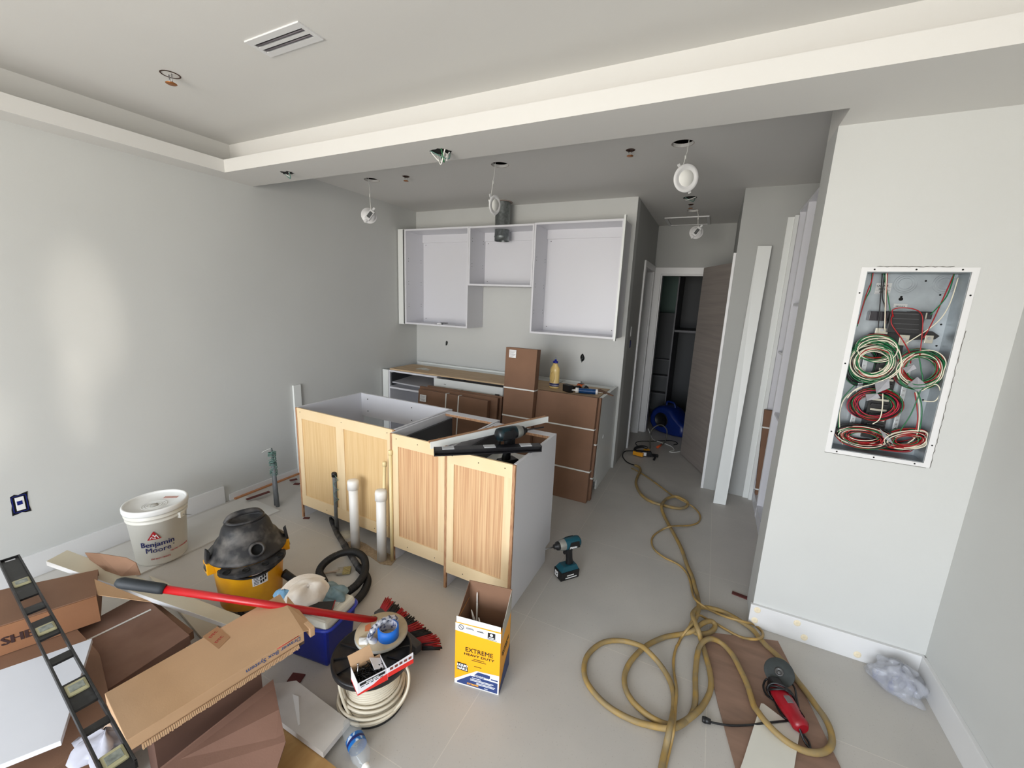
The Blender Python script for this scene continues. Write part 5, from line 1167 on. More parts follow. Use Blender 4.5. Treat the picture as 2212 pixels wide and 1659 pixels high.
# screw box
Z=.2395
Fp=at(773,1503,Z); Lp=at(737,1455,Z); Rp=at(842,1466,Z)
e1=(Lp-Fp); e2=(Rp-Fp); e2=e2.normalized()*.115; e1=(e1-e2.normalized()*e1.dot(e2.normalized())).normalized()*.082
sb=thing('screw_box','open red and white cardboard box of black screws on the spool','screw box',M=frame(Fp,e2,e1)); N=WM[sb.name]; A_,B_=e2.length,e1.length; h=.052
rw=mat('box_white',(.90,.89,.91),.5)
MB(N).box(0,A_,0,B_,0,.002).build('bottom',rw,sb)
MB(N).box(0,A_,0,.0015,.002,h).build('front_wall',rw,sb); MB(N).box(0,.0015,.0015,B_,.002,h+.006).build('end_wall',rw,sb)
MB(N).box(0,A_,B_-.0015,B_,.002,h).build('back_wall',card2,sb); MB(N).box(A_-.0015,A_,.0015,B_,.002,h-.004).build('end_wall',rw,sb)
mb=MB(N); mb.hexa([(.002,B_-.001,h-.004),(A_*.8,B_-.001,h-.004),(A_*.8,B_,h-.004),(.002,B_,h-.004),(-.005,B_+.02,h+.04),(A_*.7,B_+.02,h+.045),(A_*.7,B_+.0215,h+.045),(-.005,B_+.0215,h+.04)]); mb.build('back_flap',card2,sb)
mb=MB(N); mb.hexa([(A_,-.001,.012),(A_+.105,.0,.016),(A_+.105,.002,.016),(A_,.001,.012),(A_,-.001,h),(A_+.105,.0,h+.012),(A_+.105,.002,h+.012),(A_,.001,h)]); mb.build('open_side_flap',rw,sb)
mb=MB(N); mb.prism([(0,-.0012,.001),(A_*.99,-.0012,.001),(A_*.99,-.0012,.030),(A_*.75,-.0012,.026),(A_*.5,-.0012,.014),(A_*.2,-.0012,.010),(0,-.0012,.006)],(0,.001,0)); mb.prism([(A_,-.0022,.012),(A_+.105,-.0012,.016),(A_+.105,-.0012,.035),(A_,-.0022,.031)],(0,.001,0)); mb.prism([(-.0012,0,.001),(-.0012,B_,.001),(-.0012,B_,.004),(-.0012,0,.004)],(.001,0,0))
mb.build('red_band',mat('box_red',(.85,.16,.13),.45),sb)
mb=MB(N); mb.box(.008,A_*.9,-.0022,-.0014,.038,.048)
for i in range(5): mb.box(.012+.018*i,.024+.018*i,-.0018,-.0014,.030,.0325)
mb.build('print_band',ink,sb)
mb=MB(N)
for i in range(5): mb.box(A_+.008+.019*i,A_+.020+.019*i,-.0028,-.0020,.040+.001*i,.050+.001*i)
mb.build('brown_icons',mat('icon_brown',(.45,.22,.17),.6),sb)
mb=MB(N); mb.text('SCREWS',.008,frame((A_*.48,-.0024,.0402),(1,0,0),(0,0,1)),off=.0003) if False else mb.text('SUPER-DRIVE',.008,frame((A_*.48,-.0024,.0402),(1,0,0),(0,0,1)),off=.0003); mb.build('lettering',paper,sb)
random.seed(12)
mb=MB(N)
for i in range(190):
    x=random.uniform(.012,A_-.012); y=random.uniform(.012,B_-.012); z=random.uniform(.008,.044+.006*math.sin(x*40)); a=random.uniform(0,PI); b_=random.uniform(-.5,.6)
    d_=Vector((math.cos(a)*math.cos(b_),math.sin(a)*math.cos(b_),math.sin(b_)))*.016; p=Vector((x,y,z)); 
    q0=p-d_; q1=p+d_; q0=Vector((min(max(q0.x,.004),A_-.004),min(max(q0.y,.004),B_-.004),max(q0.z,.004))); q1=Vector((min(max(q1.x,.004),A_-.004),min(max(q1.y,.004),B_-.004),max(q1.z,.004)))
    mb.cyl(q0,q1,.0028,.001,5,caps=True)
sc_=single(mb,'drywall_screws',mat('screw_black',(.045,.045,.05),.4,metal=.4),'heap of black screws in the red and white box','screws',origin=N@Vector((A_/2,B_/2,.004))); sc_['kind']='stuff'
sc_.parent=None
mb=MB(N); mb.cyl((.012,.045,.02),(.022,.060,.075),.0022,.0022,8); mb.cyl((.022,.060,.075),(.0225,.0605,.078),.005,.005,10); single(mb,'long_screw',chrome,'single long bright screw standing in the screw box','screw')
mb=MB(N); mb.hexa([(A_*.50,B_*.35,.046),(A_*.93,B_*.30,.044),(A_*.98,B_*.92,.050),(A_*.60,B_*.98,.052),(A_*.50,B_*.35,.050),(A_*.93,B_*.30,.048),(A_*.98,B_*.92,.054),(A_*.60,B_*.98,.056)]) if False else mb.hexa([(A_*.62,B_*.30,.050),(A_*.95,B_*.36,.030),(A_*.97,B_*.93,.036),(A_*.62,B_*.93,.060),(A_*.62,B_*.30,.054),(A_*.95,B_*.36,.034),(A_*.97,B_*.93,.040),(A_*.62,B_*.93,.064)]); mb.build('loose_flap',rw,sb)
# ================= glue carton =================
g0=at(982,1473,0); g1=at(1077,1501,0); ex=(g1-g0); w=ex.length; ex.normalize(); ey=Vector((-ex.y,ex.x,0)); d=.165; hh=.315
gx=thing('glue_carton','open yellow and white cardboard box standing on the floor by the island','carton',M=frame(g0,ex,ey)); N=WM[gx.name]
yl_=mat('box_yellow',(.98,.67,.05),.45); nv=mat('box_navy',(.16,.24,.45),.45)
MB(N).box(0,w,0,.003,0,hh).build('front_panel',yl_,gx); MB(N).box(0,.003,.003,d,0,hh).build('side_panel',yl_,gx)
MB(N).box(w-.003,w,.003,d,0,hh).build('side_panel',yl_,gx); MB(N).box(0,w,d-.003,d,0,hh+.09).build('back_panel',card,gx); MB(N).box(.003,w-.003,.003,d-.003,0,.003).build('bottom',card,gx)
MB(N).box(.0032,.0042,.004,d-.004,.004,hh-.001).build('inner_liner',cardin,gx); MB(N).box(w-.0042,w-.0032,.004,d-.004,.004,hh-.001).build('inner_liner',cardin,gx); MB(N).box(.005,w-.005,.0052,.0060,.004,hh-.046).build('inner_liner',cardin,gx)
mb=MB(N); mb.hexa([(.003,.0035,hh-.045),(w-.003,.0035,hh-.045),(w-.003,.005,hh-.045),(.003,.005,hh-.045),(.003,.0035,hh+.028),(w-.003,.0035,hh+.024),(w-.003,.005,hh+.024),(.003,.005,hh+.028)]); mb.build('front_lip',paper,gx)
mb=MB(N); mb.prism([(0,-.0006,hh-.002),(w,-.0006,hh-.004),(w,-.0006,hh-.050),(0,-.0006,hh-.040)],(0,.0006,0)); mb.build('white_header',paper,gx)
mb=MB(N); mb.prism([(w-.0025,.01,hh-.01),(w-.0025,d,hh+.088),(w-.0025,d,hh-.01)],(.0015,0,0)); mb.prism([(w+.0004,.02,hh-.05),(w+.0004,d-.01,hh-.02),(w+.0004,d-.002,hh+.05),(w-.002,.03,hh+.02)],(.001,0,0)); mb.build('torn_side_flap',mat('torn_grey_card',(.72,.70,.66),.8,var=.1,vs=(20,20,20)),gx)
mb=MB(N); mb.prism([(.001,.01,hh-.005),(.001,d-.003,hh+.088),(.001,d-.003,hh-.01)],(.0015,0,0)); mb.build('left_gusset',card,gx)
FR=N@frame((0,-.0008,0),(1,0,0),(0,0,1))
mb=MB(FR); mb.text('EXTREME',.031,Matrix.Translation((w*.54,.180,0)),off=.0002); mb.text('HEAVY DUTY',.0155,Matrix.Translation((w*.54,.161,0))@Matrix.Diagonal((1.5,1,1,1)),off=.0003)
for i,(u0,u1,zz) in enumerate(((.42,.66,.148),(.38,.70,.140),(.44,.6,.112))): mb.box(w*u0,w*u1,zz,zz+.0022,0,.0004)
mb.build('lettering',ink,gx)
mb=MB(FR); mb.prism([(0,.0,0),(w,0,0),(w,.098,0),(w*.50,.092,0),(0,.022,0)],(0,0,.0004)); mb.build('white_sweep',paper,gx)
mb=MB(FR); mb.prism([(w*.06,.006,.0005),(w*.97,.004,.0005),(w*.97,.058,.0005),(w*.36,.060,.0005),(w*.06,.014,.0005)],(0,0,.0004)); mb.prism([(w*.50,.086,.0005),(w*.80,.086,.0005),(w*.80,.076,.0005),(w*.97,.074,.0005),(w*.97,.090,.0005),(w*.52,.088,.0005),(w*.44,.074,.0005)],(0,0,.0004)) if False else mb.prism([(w*.46,.072,.0005),(w*.80,.070,.0005),(w*.80,.086,.0005),(w*.53,.088,.0005)],(0,0,.0004)); mb.prism([(w*.82,.066,.0005),(w*.97,.066,.0005),(w*.97,.072,.0005),(w*.82,.072,.0005)],(0,0,.0004)); mb.build('navy_panel',nv,gx)
mb=MB(FR@Matrix.Translation((0,0,.001))); mb.text('EXTREME',.013,Matrix.Translation((w*.42,.011,0)),off=.0005); mb.build('lettering',yl_,gx)
mb=MB(FR@Matrix.Translation((0,0,.001)))
for zz,u0,u1 in ((.050,.40,.60),(.042,.36,.88),(.036,.36,.84),(.028,.5,.92),(.022,.5,.9)): mb.box(w*u0,w*u1,zz,zz+.003,0,.0003)
mb.text('NAILS',.006,Matrix.Translation((w*.72,.010,0)),off=.0002); mb.build('printing',paper,gx)
mb=MB(FR@Matrix.Translation((0,0,.0006))); mb.text('BONDS IN EXTREME',.0075,Matrix.Translation((w*.62,.0665,0)),off=.0002) ; mb.text('TEMPERATURES',.0065,Matrix.Translation((w*.56,.0605,0)),off=.0002); mb.build('lettering',nv,gx)
mb=MB(FR); mb.prism([(w*.05,.076,0),(w*.30,.074,0),(w*.29,.104,0),(w*.26,.112,0),(w*.06,.114,0)],(0,0,.0006)); mb.build('logo_patch',ink,gx)
mb=MB(FR@Matrix.Translation((0,0,.0007))); mb.text('LIQUID',.0175,Matrix.Translation((w*.175,.0965,0))@Matrix.Diagonal((.86,1,1,1)),off=.0009); mb.text('NAILS',.0175,Matrix.Translation((w*.175,.0795,0)),off=.0009); mb.build('lettering',paper,gx)
mb=MB(FR@Matrix.Translation((w*.13,hh-.018,.0003)));
mb.tube([(.0115*math.cos(a),.0115*math.sin(a),.0004) for a in [2*PI*i/24 for i in range(24)]],.0012,4,closed=True); mb.tube([(-.008,.008,.0004),(.008,-.008,.0004)],.0012,4); mb.build('no_sign',ink,gx)
mb=MB(FR@Matrix.Translation((w*.80,hh-.025,.0003))); mb.box(-.017,.017,-.014,.014,0,.0005,.0); mb.build('badge',ink,gx)
mb=MB(FR@Matrix.Translation((w*.80,hh-.025,.0009))); mb.lathe([(0,.0003),(.007,.0003)],16,c=(0,.004,0)); mb.box(-.012,.012,-.0105,-.007,0,.0003); mb.build('badge_mark',paper,gx)
mb=MB(FR@Matrix.Translation((0,0,.0006)))
for u0,u1,zz in ((.24,.40,.300),(.24,.42,.2955),(.48,.62,.297),(.48,.64,.2935),(.70,.92,.270)): mb.box(w*u0,w*u1,zz,zz+.0018,0,.0003)
mb.build('printing',ink,gx)
SR=N@frame((w+.0006,0,0),(0,1,0),(0,0,1))
mb=MB(SR); mb.prism([(0,.0,0),(d,.0,0),(d,.12,0),(d*.5,.09,0),(0,.02,0)],(0,0,.0004)); mb.build('navy_panel',nv,gx)
mb=MB(SR); mb.text('EXTREME',.026,Matrix.Translation((d*.5,.175,0)),off=.0008); mb.text('HEAVY DUTY',.013,Matrix.Translation((d*.5,.160,0)),off=.0005); mb.build('lettering',ink,gx)
for i,(x,y,l) in enumerate(((.055,.11,'white caulk nozzle leaning in the yellow box, left'),(.10,.07,'white caulk nozzle leaning in the yellow box, middle'),(.045,.155,'small white nozzle tip at the back left of the yellow box'),(.125,.08,'white tube end in the yellow box, right'))):
    mb=MB(N); lx=(-.02,-.015,.0,.02)[i]; top_=(.30,.305,.36,.275)[i]
    mb.cyl((x,y,.004),(x,y,top_-.09),.024 if i!=2 else .004,seg=18) if i!=2 else mb.cyl((x,y-.005,.004),(x,y-.002,top_-.05),.004,seg=10)
    if i!=3: mb.cyl((x,y,top_-.085),(x+lx,y-.006,top_),.010 if i!=2 else .005,.002,12)
    single(mb,'caulk_tube',pvc,l,'caulk tube',group='caulk tubes in the yellow box')
# ================= drill on the floor =================
p=at(1224,1240,0)
M=Matrix.Translation((-.655,2.265,0))@Matrix.Rotation(math.radians(52),4,'Z')
drill('drill','teal and black impact driver standing on its battery on the tiles right of the island',M,mkb,mkb,bitlen=.055,sc=1.12,txt='Makita')
# ================= yellow cords =================
ycord=mat('yellow_hose',(.52,.46,.34),.65,vs=(18,18,18),col2=(.64,.52,.28))
def zz(ox,oy,s,pts,z): return [(ox+x/s,oy+y/s,(p[0] if p else z)) for x,y,*p in pts]
A1=zz(1340,1000,4.147,[(130,20),(165,35),(180,70),(155,120),(140,180),(165,250),(215,310),(290,352),(380,378),(500,405),(580,398,.02),(605,360,.03),(560,325,.035),(490,300,.03),(410,325,.03),(370,385,.036),(385,455,.015),(440,565),(510,690),(560,800),(600,920),(640,1010),(670,1120),(695,1210),(702,1300,.04),(675,1390,.05)],.014)
A2=zz(1180,1140,3.196,[(1012,650,.05),(1000,695,.03),(1050,732,.016),(1130,722,.016),(1166,682,.016),(1140,645,.03),(1080,660,.04),(1010,712,.04),(930,735),(820,755),(700,810),(600,900,.02),(545,1000),(545,1100),(590,1190),(670,1270),(760,1330),(850,1362,.02),(930,1350,.03),(1020,1290,.03),(1090,1215),(1135,1110),(1130,1000),(1100,880),(1070,780),(1052,715,.05),(1030,660,.06),(1010,600,.06),(1040,560,.04)],.014)
A2+=zz(1340,1000,4.147,[(740,1292,.03),(850,1310),(960,1350),(1080,1420),(1180,1490),(1250,1570),(1310,1640)],.016)
A2+=zz(1600,1400,6.404,[(430,30),(600,200),(760,420),(900,600),(1030,780),(1160,960),(1240,1130),(1265,1300),(1200,1410),(1050,1450),(850,1410),(650,1300,.026),(480,1160,.032),(330,1000,.034),(240,880,.03)],.018)
A2+=zz(1180,1140,3.196,[(1430,1220,.022),(1390,1090,.02),(1340,980,.02),(1280,870,.02),(1200,790,.02),(1120,768,.04),(1055,830,.03),(1030,1000,.014),(1030,1180,.014),(1005,1290,.014),(930,1360,.04),(850,1385,.045),(740,1370),(600,1330),(450,1250),(340,1150),(270,1040),(265,930),(310,850),(400,790),(520,780),(640,810,.03),(700,850,.042),(790,950,.02),(850,1050),(880,1150),(880,1260,.02),(855,1380,.06),(825,1520,.02),(800,1640),(785,1760)],.014)
def snake(name,label,pts,r,m_,n=5,seg=10):
    P=[]
    for x,y,z in pts: P.append(at(x,y,z))
    mb=MB(); mb.tube(smooth_path(P,n),r,seg); return single(mb,name,m_,label,'hose' if r>.01 else 'cord',origin=(P[0].x,P[0].y,0))
snake('yellow_hose','thick dirty yellow hose winding from the hall and looping on the tiles in front',A1+A2,.0125,ycord)
T1=zz(1340,1000,4.147,[(100,45),(200,100),(330,190),(450,280,.012),(560,340,.03),(660,400),(715,470),(700,530),(620,560),(480,565,.03),(440,572,.036),(380,595),(300,650),(280,710),(310,780),(400,850),(520,910),(590,980),(625,1060,.012),(645,1160,.012),(670,1220,.04),(740,1280,.045),(830,1330),(950,1380,.03),(1100,1420,.045),(1200,1450),(1270,1510),(1270,1560,.03),(1200,1580,.04),(1080,1560),(960,1500),(860,1440),(780,1400),(700,1365,.05),(650,1430,.06),(600,1490,.05),(550,1560),(515,1630)],.008)
T1+=zz(1180,1140,3.196,[(900,820),(880,900),(882,1000),(900,1110,.03),(892,1250,.03),(880,1390,.06),(858,1500,.02),(825,1640),(800,1760)],.008)
snake('extension_cord','thin yellow extension cord running alongside the thick yellow hose',T1,.0065,mat('yellow_cord',(.68,.54,.28),.5,vs=(15,15,15),col2=(.56,.48,.32)))
# ================= grinder corner =================
mb=MB(); P=[at(x,y,.001) for x,y in ((1515,1365),(1600,1376),(1680,1386),(1740,1505),(1812,1652),(1850,1740),(1612,1740),(1588,1659),(1550,1520))]
mb.prism(P,(0,0,.005)); single(mb,'brown_board',mat('brown_hardboard',(.50,.40,.34),.85,vs=(3,14,3),col2=(.60,.48,.41)),'long dusty brown board lying on the floor under the grinder','board')
mb=MB(); P=[at(x,y,.007) for x,y in ((1643,1523),(1649,1524),(1727,1583),(1712,1680),(1698,1740),(1570,1740),(1604,1648),(1641,1530))]
mb.prism(P,(0,0,.010)); single(mb,'white_offcut',mat('offcut_white',(.86,.85,.81),.6,var=.02,vs=(8,8,8)),'pointed white board offcut lying on the brown board','board')
gA=at(1676,1482,.055); gB=at(1735,1574,.052); ax=(gB-gA).normalized(); Gl=(gB-gA).length
gr=thing('angle_grinder','red angle grinder with grey disc and black cord on the brown board','grinder',loc=(gA+gB)/2-Vector((0,0,.05)))
red=mat('grinder_red',(.58,.06,.12),.35,vs=(20,20,20),col2=(.50,.05,.10)); G0=frame(gA,ax,(0,0,1))  # x along body, y up, z side
mb=MB(G0); rings=[]
for t,rw_,rh in ((0,.022,.026),(.04,.030,.028),(.12,.036,.032),(.35,.038,.034),(.55,.036,.032),(.75,.032,.030),(.92,.034,.030),(1.0,.022,.022)):
    rings.append([mb.v((Gl*t,rh*math.sin(a)-.004,rw_*math.cos(a))) for a in [2*PI*k/20 for k in range(20)]])
for a_,b_ in zip(rings,rings[1:]):
    for k in range(20): mb.f([a_[k],a_[(k+1)%20],b_[(k+1)%20],b_[k]],True)
mb.f(rings[0]); mb.f(rings[-1]); mb.build('body',red,gr)
mb=MB(G0); mb.box(Gl*.38,Gl*.55,.026,.031,-.010,.014,.001); mb.build('nameplate',mat('nameplate_grey',(.42,.40,.40),.5,var=.15,vs=(90,90,90)),gr)
for i in range(3): MB(G0).box(Gl*.66+.006*i,Gl*.83+.006*i,.012,.021,-.024+.006*i,-.0215+.006*i).build('vent_slot',hole,gr)
MB(G0).box(-.028,.012,-.024,.024,-.024,.024,.008).build('gear_head',mat('grinder_head',(.12,.11,.12),.45,metal=.3),gr)
dcn=at(1683,1452,.085); nrm=(Vector((0,0,1))*.80+Vector((-.25,-.55,0))).normalized()
DM=frame(dcn,nrm.orthogonal(),nrm.cross(nrm.orthogonal()))
dn=DM.col[2].xyz
mb=MB(DM); mb.lathe([(0,.002),(.058,.002),(.060,.0),(.058,-.003),(0,-.003)],44); mb.build('grinding_disc',mat('disc_grey',(.21,.23,.23),.7,var=.1,vs=(60,60,60)),gr)
mb=MB(DM); mb.lathe([(.018,.002),(.019,.005),(.012,.006),(.010,.003),(.006,.003),(.005,.009),(0,.009)],24); mb.build('disc_nut',mat('nut_grey',(.38,.38,.38),.4,metal=.6),gr)
mb=MB(DM); mb.cyl((0,0,-.003),(0,.0,-.04),.012,seg=14); mb.build('spindle',black,gr)
for k,(off,rr,t0) in enumerate(((0,.042,.10),(.01,.040,.16),(.02,.043,.22))):
    mb=MB(G0); mb.tube(smooth_path([(Gl*t0+.03*math.sin(a),-.002+rr*.95*math.sin(a+k),rr*math.cos(a+k)*1.02) for a in [2*PI*i/12 for i in range(12)]],3,True),.0042,7,closed=True); mb.build('wrapped_cord',black,gr)
def wc_(pts,r=.0042):
    mb=MB(); mb.tube(smooth_path([at(x,y,z) for x,y,z in pts],6),r,7); mb.build('power_cord',black,gr)
wc_([(1672,1470,.06),(1656,1467,.03),(1649,1482,.015),(1655,1500,.015),(1672,1514,.02),(1680,1530,.02),(1692,1548,.02),(1704,1556,.022),(1680,1559,.022),(1650,1562,.022),(1620,1566,.012),(1580,1567,.012),(1545,1562,.008),(1532,1558,.008)])
wc_([(1722,1562,.06),(1730,1582,.04),(1738,1602,.02),(1750,1618,.012),(1752,1628,.012),(1748,1605,.012),(1738,1590,.015),(1728,1577,.02),(1718,1560,.02)])
wc_([(1700,1462,.05),(1716,1485,.03),(1720,1505,.03),(1725,1530,.03)])
a=at(1517,1553,.012); b=at(1535,1559,.012); mb=MB(); mb.cyl(b,a.lerp(b,.3),.010,.013,12); mb.box(0,0,0,0,0,0) if False else None; mb.cyl(a.lerp(b,.3),a,.013,.011,12); mb.build('plug',black,gr)
# plastic bundle
pcx,pcy=.965,2.268
pbn=thing('plastic_bundle','crumpled clear plastic bag with blue contents in the floor corner by the baseboards','plastic bag',loc=(pcx,pcy,0),rot=(0,0,-.5))
N=Matrix.Translation((pcx,pcy,0))@Matrix.Rotation(-.45,4,'Z'); WM[pbn.name]=N.copy(); pbn.matrix_world=N
mb=MB(N); blob(mb,(0,0,.002),.070,.052,.085,41,.4,40,14); mb.build('contents',mat('bag_contents',(.46,.48,.60),.7,vs=(22,22,22),col2=(.66,.67,.70),thr=(.4,.6)),pbn)
for k,(sc_,sd_) in enumerate(((1.0,42),(1.12,43))):
    mb=MB(N); blob(mb,(0,0,.003),.088*sc_,.066*sc_,.108*sc_,sd_,.30,44,16); mb.build('film',mat('bag_film',(.78,.79,.82),.12,alpha=.34,bump=1,bs=45),pbn)
# ================= foreground pile (left) =================
def pslab(name,label,quad,th,m_,cat,group=None,bev=.001,part='panel',poly=False):
    P=[at(x,y,z) for x,y,z in quad]; c=sum(P,Vector())/len(P); zb=min(p.z for p in P)-th
    mb=MB(); mb.prism([p-Vector((0,0,th)) for p in P],(0,0,th))
    return mb,P
# bottom brown carton carrying the pile
def pile_box(name,label,pts,z0,z1,m_,group='loose cartons in the foreground'):
    mb=MB(); mb.prism([(x,y,z0) for x,y in pts],(0,0,z1-z0)); return single(mb,name,m_,label,'carton',group)
pile_box('carton','dark brown carton lying at the bottom of the foreground pile under the white panel',[(-2.95,.22),(-2.2,.03),(-1.62,.02),(-1.62,.44),(-2.02,.54),(-2.45,.56),(-2.95,.45)],.001,.272,card)
pile_box('carton','flat brown carton wedged under the drawer carton',[(-1.60,.50),(-1.48,.48),(-1.42,.80),(-1.56,.86)],.001,.355,mat('dark_cardboard',(.36,.25,.20),.85,var=.1,vs=(4,4,4)))
# SHE carton
zt=.40; FLx=at(-70,1374,zt); FRx=at(208,1285,zt); fd=(FLx-FRx).normalized(); bd=Vector((fd.y,-fd.x,0)); 
if bd.y<0: bd=-bd
BL=FLx+bd*.30; BR=FRx+bd*.22-fd*.0
sh=thing('carton','orange-brown open carton with black lettering at the left edge of the pile','carton',loc=FRx-Vector((0,0,zt)),group='loose cartons in the foreground')
# shell: top, front, back, bottom; right end open
th_=.125
def wallp(mb,a,b,h0,h1,t=.004):
    n_=Vector((-(b-a).y,(b-a).x,0)).normalized()*t; mb.hexa([a+Vector((0,0,h0-a.z)),b+Vector((0,0,h0-b.z)),b+n_+Vector((0,0,h0-b.z)),a+n_+Vector((0,0,h0-a.z)),a+Vector((0,0,h1-a.z)),b+Vector((0,0,h1-b.z)),b+n_+Vector((0,0,h1-b.z)),a+n_+Vector((0,0,h1-a.z))])
mb=MB(); wallp(mb,FRx,FLx,zt-th_,zt-.004); mb.build('front_panel',card3,sh)
mb=MB(); mb.prism([FLx,FRx,BR,BL],(0,0,-.004)); mb.build('top_panel',card,sh)
mb=MB(); mb.prism([p-Vector((0,0,th_)) for p in (FLx,FRx,BR,BL)],(0,0,.004)); mb.build('bottom_panel',cardin,sh)
mb=MB(); wallp(mb,BR,BL,zt-th_,zt-.004); mb.build('back_panel',cardin,sh)
e_=-fd
mb=MB(); mb.prism([FRx+Vector((0,0,-.004)),FRx+e_*.135+bd*-.01+Vector((0,0,-.05)),FRx+e_*.13+bd*.12+Vector((0,0,-.05)),FRx+bd*.12+Vector((0,0,-.004))],(0,0,-.003)) if False else mb.prism([at(204,1251,.41),at(320,1297,.36),at(326,1300,.36),at(211,1285,.395)],(0,0,-.003)); mb.build('end_flap',card2,sh)
mb=MB(); mb.prism([at(183,1194,.44),at(215,1196,.46),at(272,1205,.45),at(293,1216,.43),at(303,1242,.36),at(262,1245,.36),at(205,1225,.38)],(0,.003,0)); mb.build('end_flap',cardin,sh)
ff=frame(FRx+Vector((0,0,-.085))+fd*.0,-fd,(0,0,1)); 
tp=at(28,1399,.345); 
d_along=(tp-FRx).dot(fd)
mb=MB(); mb.text('SHE',.050,frame(FRx+fd*d_along+Vector((0,0,-.085))-bd*.0056,-fd,(0,0,1)),off=.0018); mb.build('lettering',mat('print_dark_red',(.20,.10,.09),.7),sh)
# flat strapped carton(s)
def flat(name,label,quad,th,m_,group,strap=None,base=0.001):
    P=[at(*q) for q in quad]; c=sum(P,Vector())/4; t_=thing(name,label,'carton',loc=(c.x,c.y,min(p.z for p in P)-th),group=group)
    mb=MB(); D_=Vector((0,0,-th)); mb.hexa([p+D_ for p in P]+P,.002); mb.build('box',m_,t_)
    if strap:
        a,b=at(*strap[0]),at(*strap[1]); dd=(b-a).normalized(); sd=Vector((-dd.y,dd.x,0)).normalized()*.005; u=Vector((0,0,.0015)); mb=MB(); mb.hexa([a-sd,b-sd,b+sd,a+sd,a-sd+u,b-sd+u,b+sd+u,a+sd+u]); mb.build('strap',strapw,t_)
    return t_,P
flat('carton','dusty flat brown carton with one white strap in the middle of the pile',[(60,1415,.24),(205,1508,.24),(410,1372,.24),(305,1283,.24)],.045,mat('dusty_cardboard',(.55,.43,.37),.85,vs=(5,5,5),col2=(.47,.345,.285)),'loose cartons in the foreground',strap=[(185,1385,.241),(326,1317,.241)])
flat('carton','flat brown carton under the dusty strapped one, sticking out to the right',[(120,1420,.19),(225,1500,.19),(418,1362,.19),(325,1290,.19)],.04,card,'loose cartons in the foreground')
pile_box('carton','plain brown carton under the flat cartons next to the shop vacuum',[(-2.36,.60),(-1.95,.50),(-1.86,.76),(-2.30,.80)],.001,.147,card)
# white plank
P=[at(100,1212,.455),at(145,1188,.455),at(520,1330,.12),at(498,1352,.12)]
mb=MB(); D_=Vector((0,0,-.022)); mb.hexa([p+D_ for p in P]+P,.001); wp=thing('shelf_board','long white shelf board lying diagonally over the cartons behind the broom handle','board',loc=sum(P,Vector())/4-Vector((0,0,.02))); mb.build('board_core',mat('plank_white',(.80,.77,.69),.5,var=.02),wp)
sd=(P[0]-P[1]).normalized()*.0012; mb=MB(); mb.hexa([P[0]+D_,P[3]+D_,P[3]+D_+sd,P[0]+D_+sd,P[0],P[3],P[3]+sd,P[0]+sd]); mb.build('lit_edge',mat('lit_white',(.95,.95,.95),.3),wp)  # near edge in a brighter white; window light on it put into the colour
P=[at(322,1243,.02),at(356,1256,.02),at(478,1325,.02),at(455,1400,.02)]
mb=MB(); D_=Vector((0,0,-.018)); mb.hexa([p+D_ for p in P]+P,.001); single(mb,'beige_board',mat('board_beige',(.80,.77,.70),.6,var=.03),'short beige board flat on the floor in front of the shop vacuum','board')
# white panel bottom-left
P=[at(-120,1478,.36),at(131,1600,.36),at(199,1379,.36),at(-90,1472,.36)]
P=[at(-100,1692,.36),at(131,1600,.36),at(199,1379,.36),at(-90,1478,.36)]
mb=MB(); D_=Vector((0,0,-.017)); mb.hexa([p+D_ for p in P]+P,.0008); single(mb,'melamine_board',mat('panel_white',(.84,.85,.88),.35,var=.01),'large white melamine panel lying on the cartons at the left edge','board')
# crumpled packing paper
mb=MB(); c=at(232,1590,.33); blob(mb,(c.x,c.y,.30),.10,.07,.05,51,.5,30,10); single(mb,'packing_foam',mat('foam_white',(.66,.66,.70),.8),'crumpled white packing sheet between the level and the drawer carton','packing')
mb=MB(); g=[]
for i in range(8):
    t=i/7; a=PI*.95*t; o=at(248,1605,.32); g.append([(o.x+.05*math.cos(a)-.02*j,o.y+.02*j+.01*math.cos(a),.33+.05*math.sin(a)) for j in range(4)])
mb.sheet(g); single(mb,'curled_card',mat('curl_card',(.78,.68,.60),.8),'curled strip of card sticking out under the drawer carton','card scrap')
# drawer carton
qz=.40; P=[at(273,1600,qz),at(656,1364,qz),at(605,1283,qz),at(226,1498,qz)]
db=thing('drawer_carton','long tan carton with blue printing and torn corrugated edge on top of the pile','carton',loc=sum(P,Vector())/4-Vector((0,0,.05)))
D_=Vector((0,0,-.042)); mb=MB(); mb.hexa([p+D_ for p in P]+P,.0015); mb.build('box',card2,db)
fdv=(P[1]-P[0]); Lf=fdv.length; fx=-fdv.normalized()  # reading direction right->left
nn_=Vector((-fdv.y,fdv.x,0)).normalized()
if nn_.dot(P[3]-P[0])>0: nn_=-nn_
# printed side: letters upside down
o=at(617,1409,.377); o=P[0]+fdv.normalized()*((o-P[0]).dot(fdv.normalized()))+Vector((0,0,-.010))+nn_*.001
mb=MB(); mb.text('Drawer Box System',.0235,frame(P[1]-fdv.normalized()*.110+Vector((0,0,-.012))+nn_*.0008,fx,(0,0,-1)),off=.0002); mb.build('lettering',mat('print_blue_grey',(.30,.35,.50),.7),db)
mb=MB(); a=P[1]-fdv.normalized()*.02+nn_*.0009+Vector((0,0,-.005)); b=P[1]-fdv.normalized()*.10+nn_*.0009+Vector((0,0,-.005)); mb.tube([a,b],.0013,4); mb.build('red_rule',inkr,db)
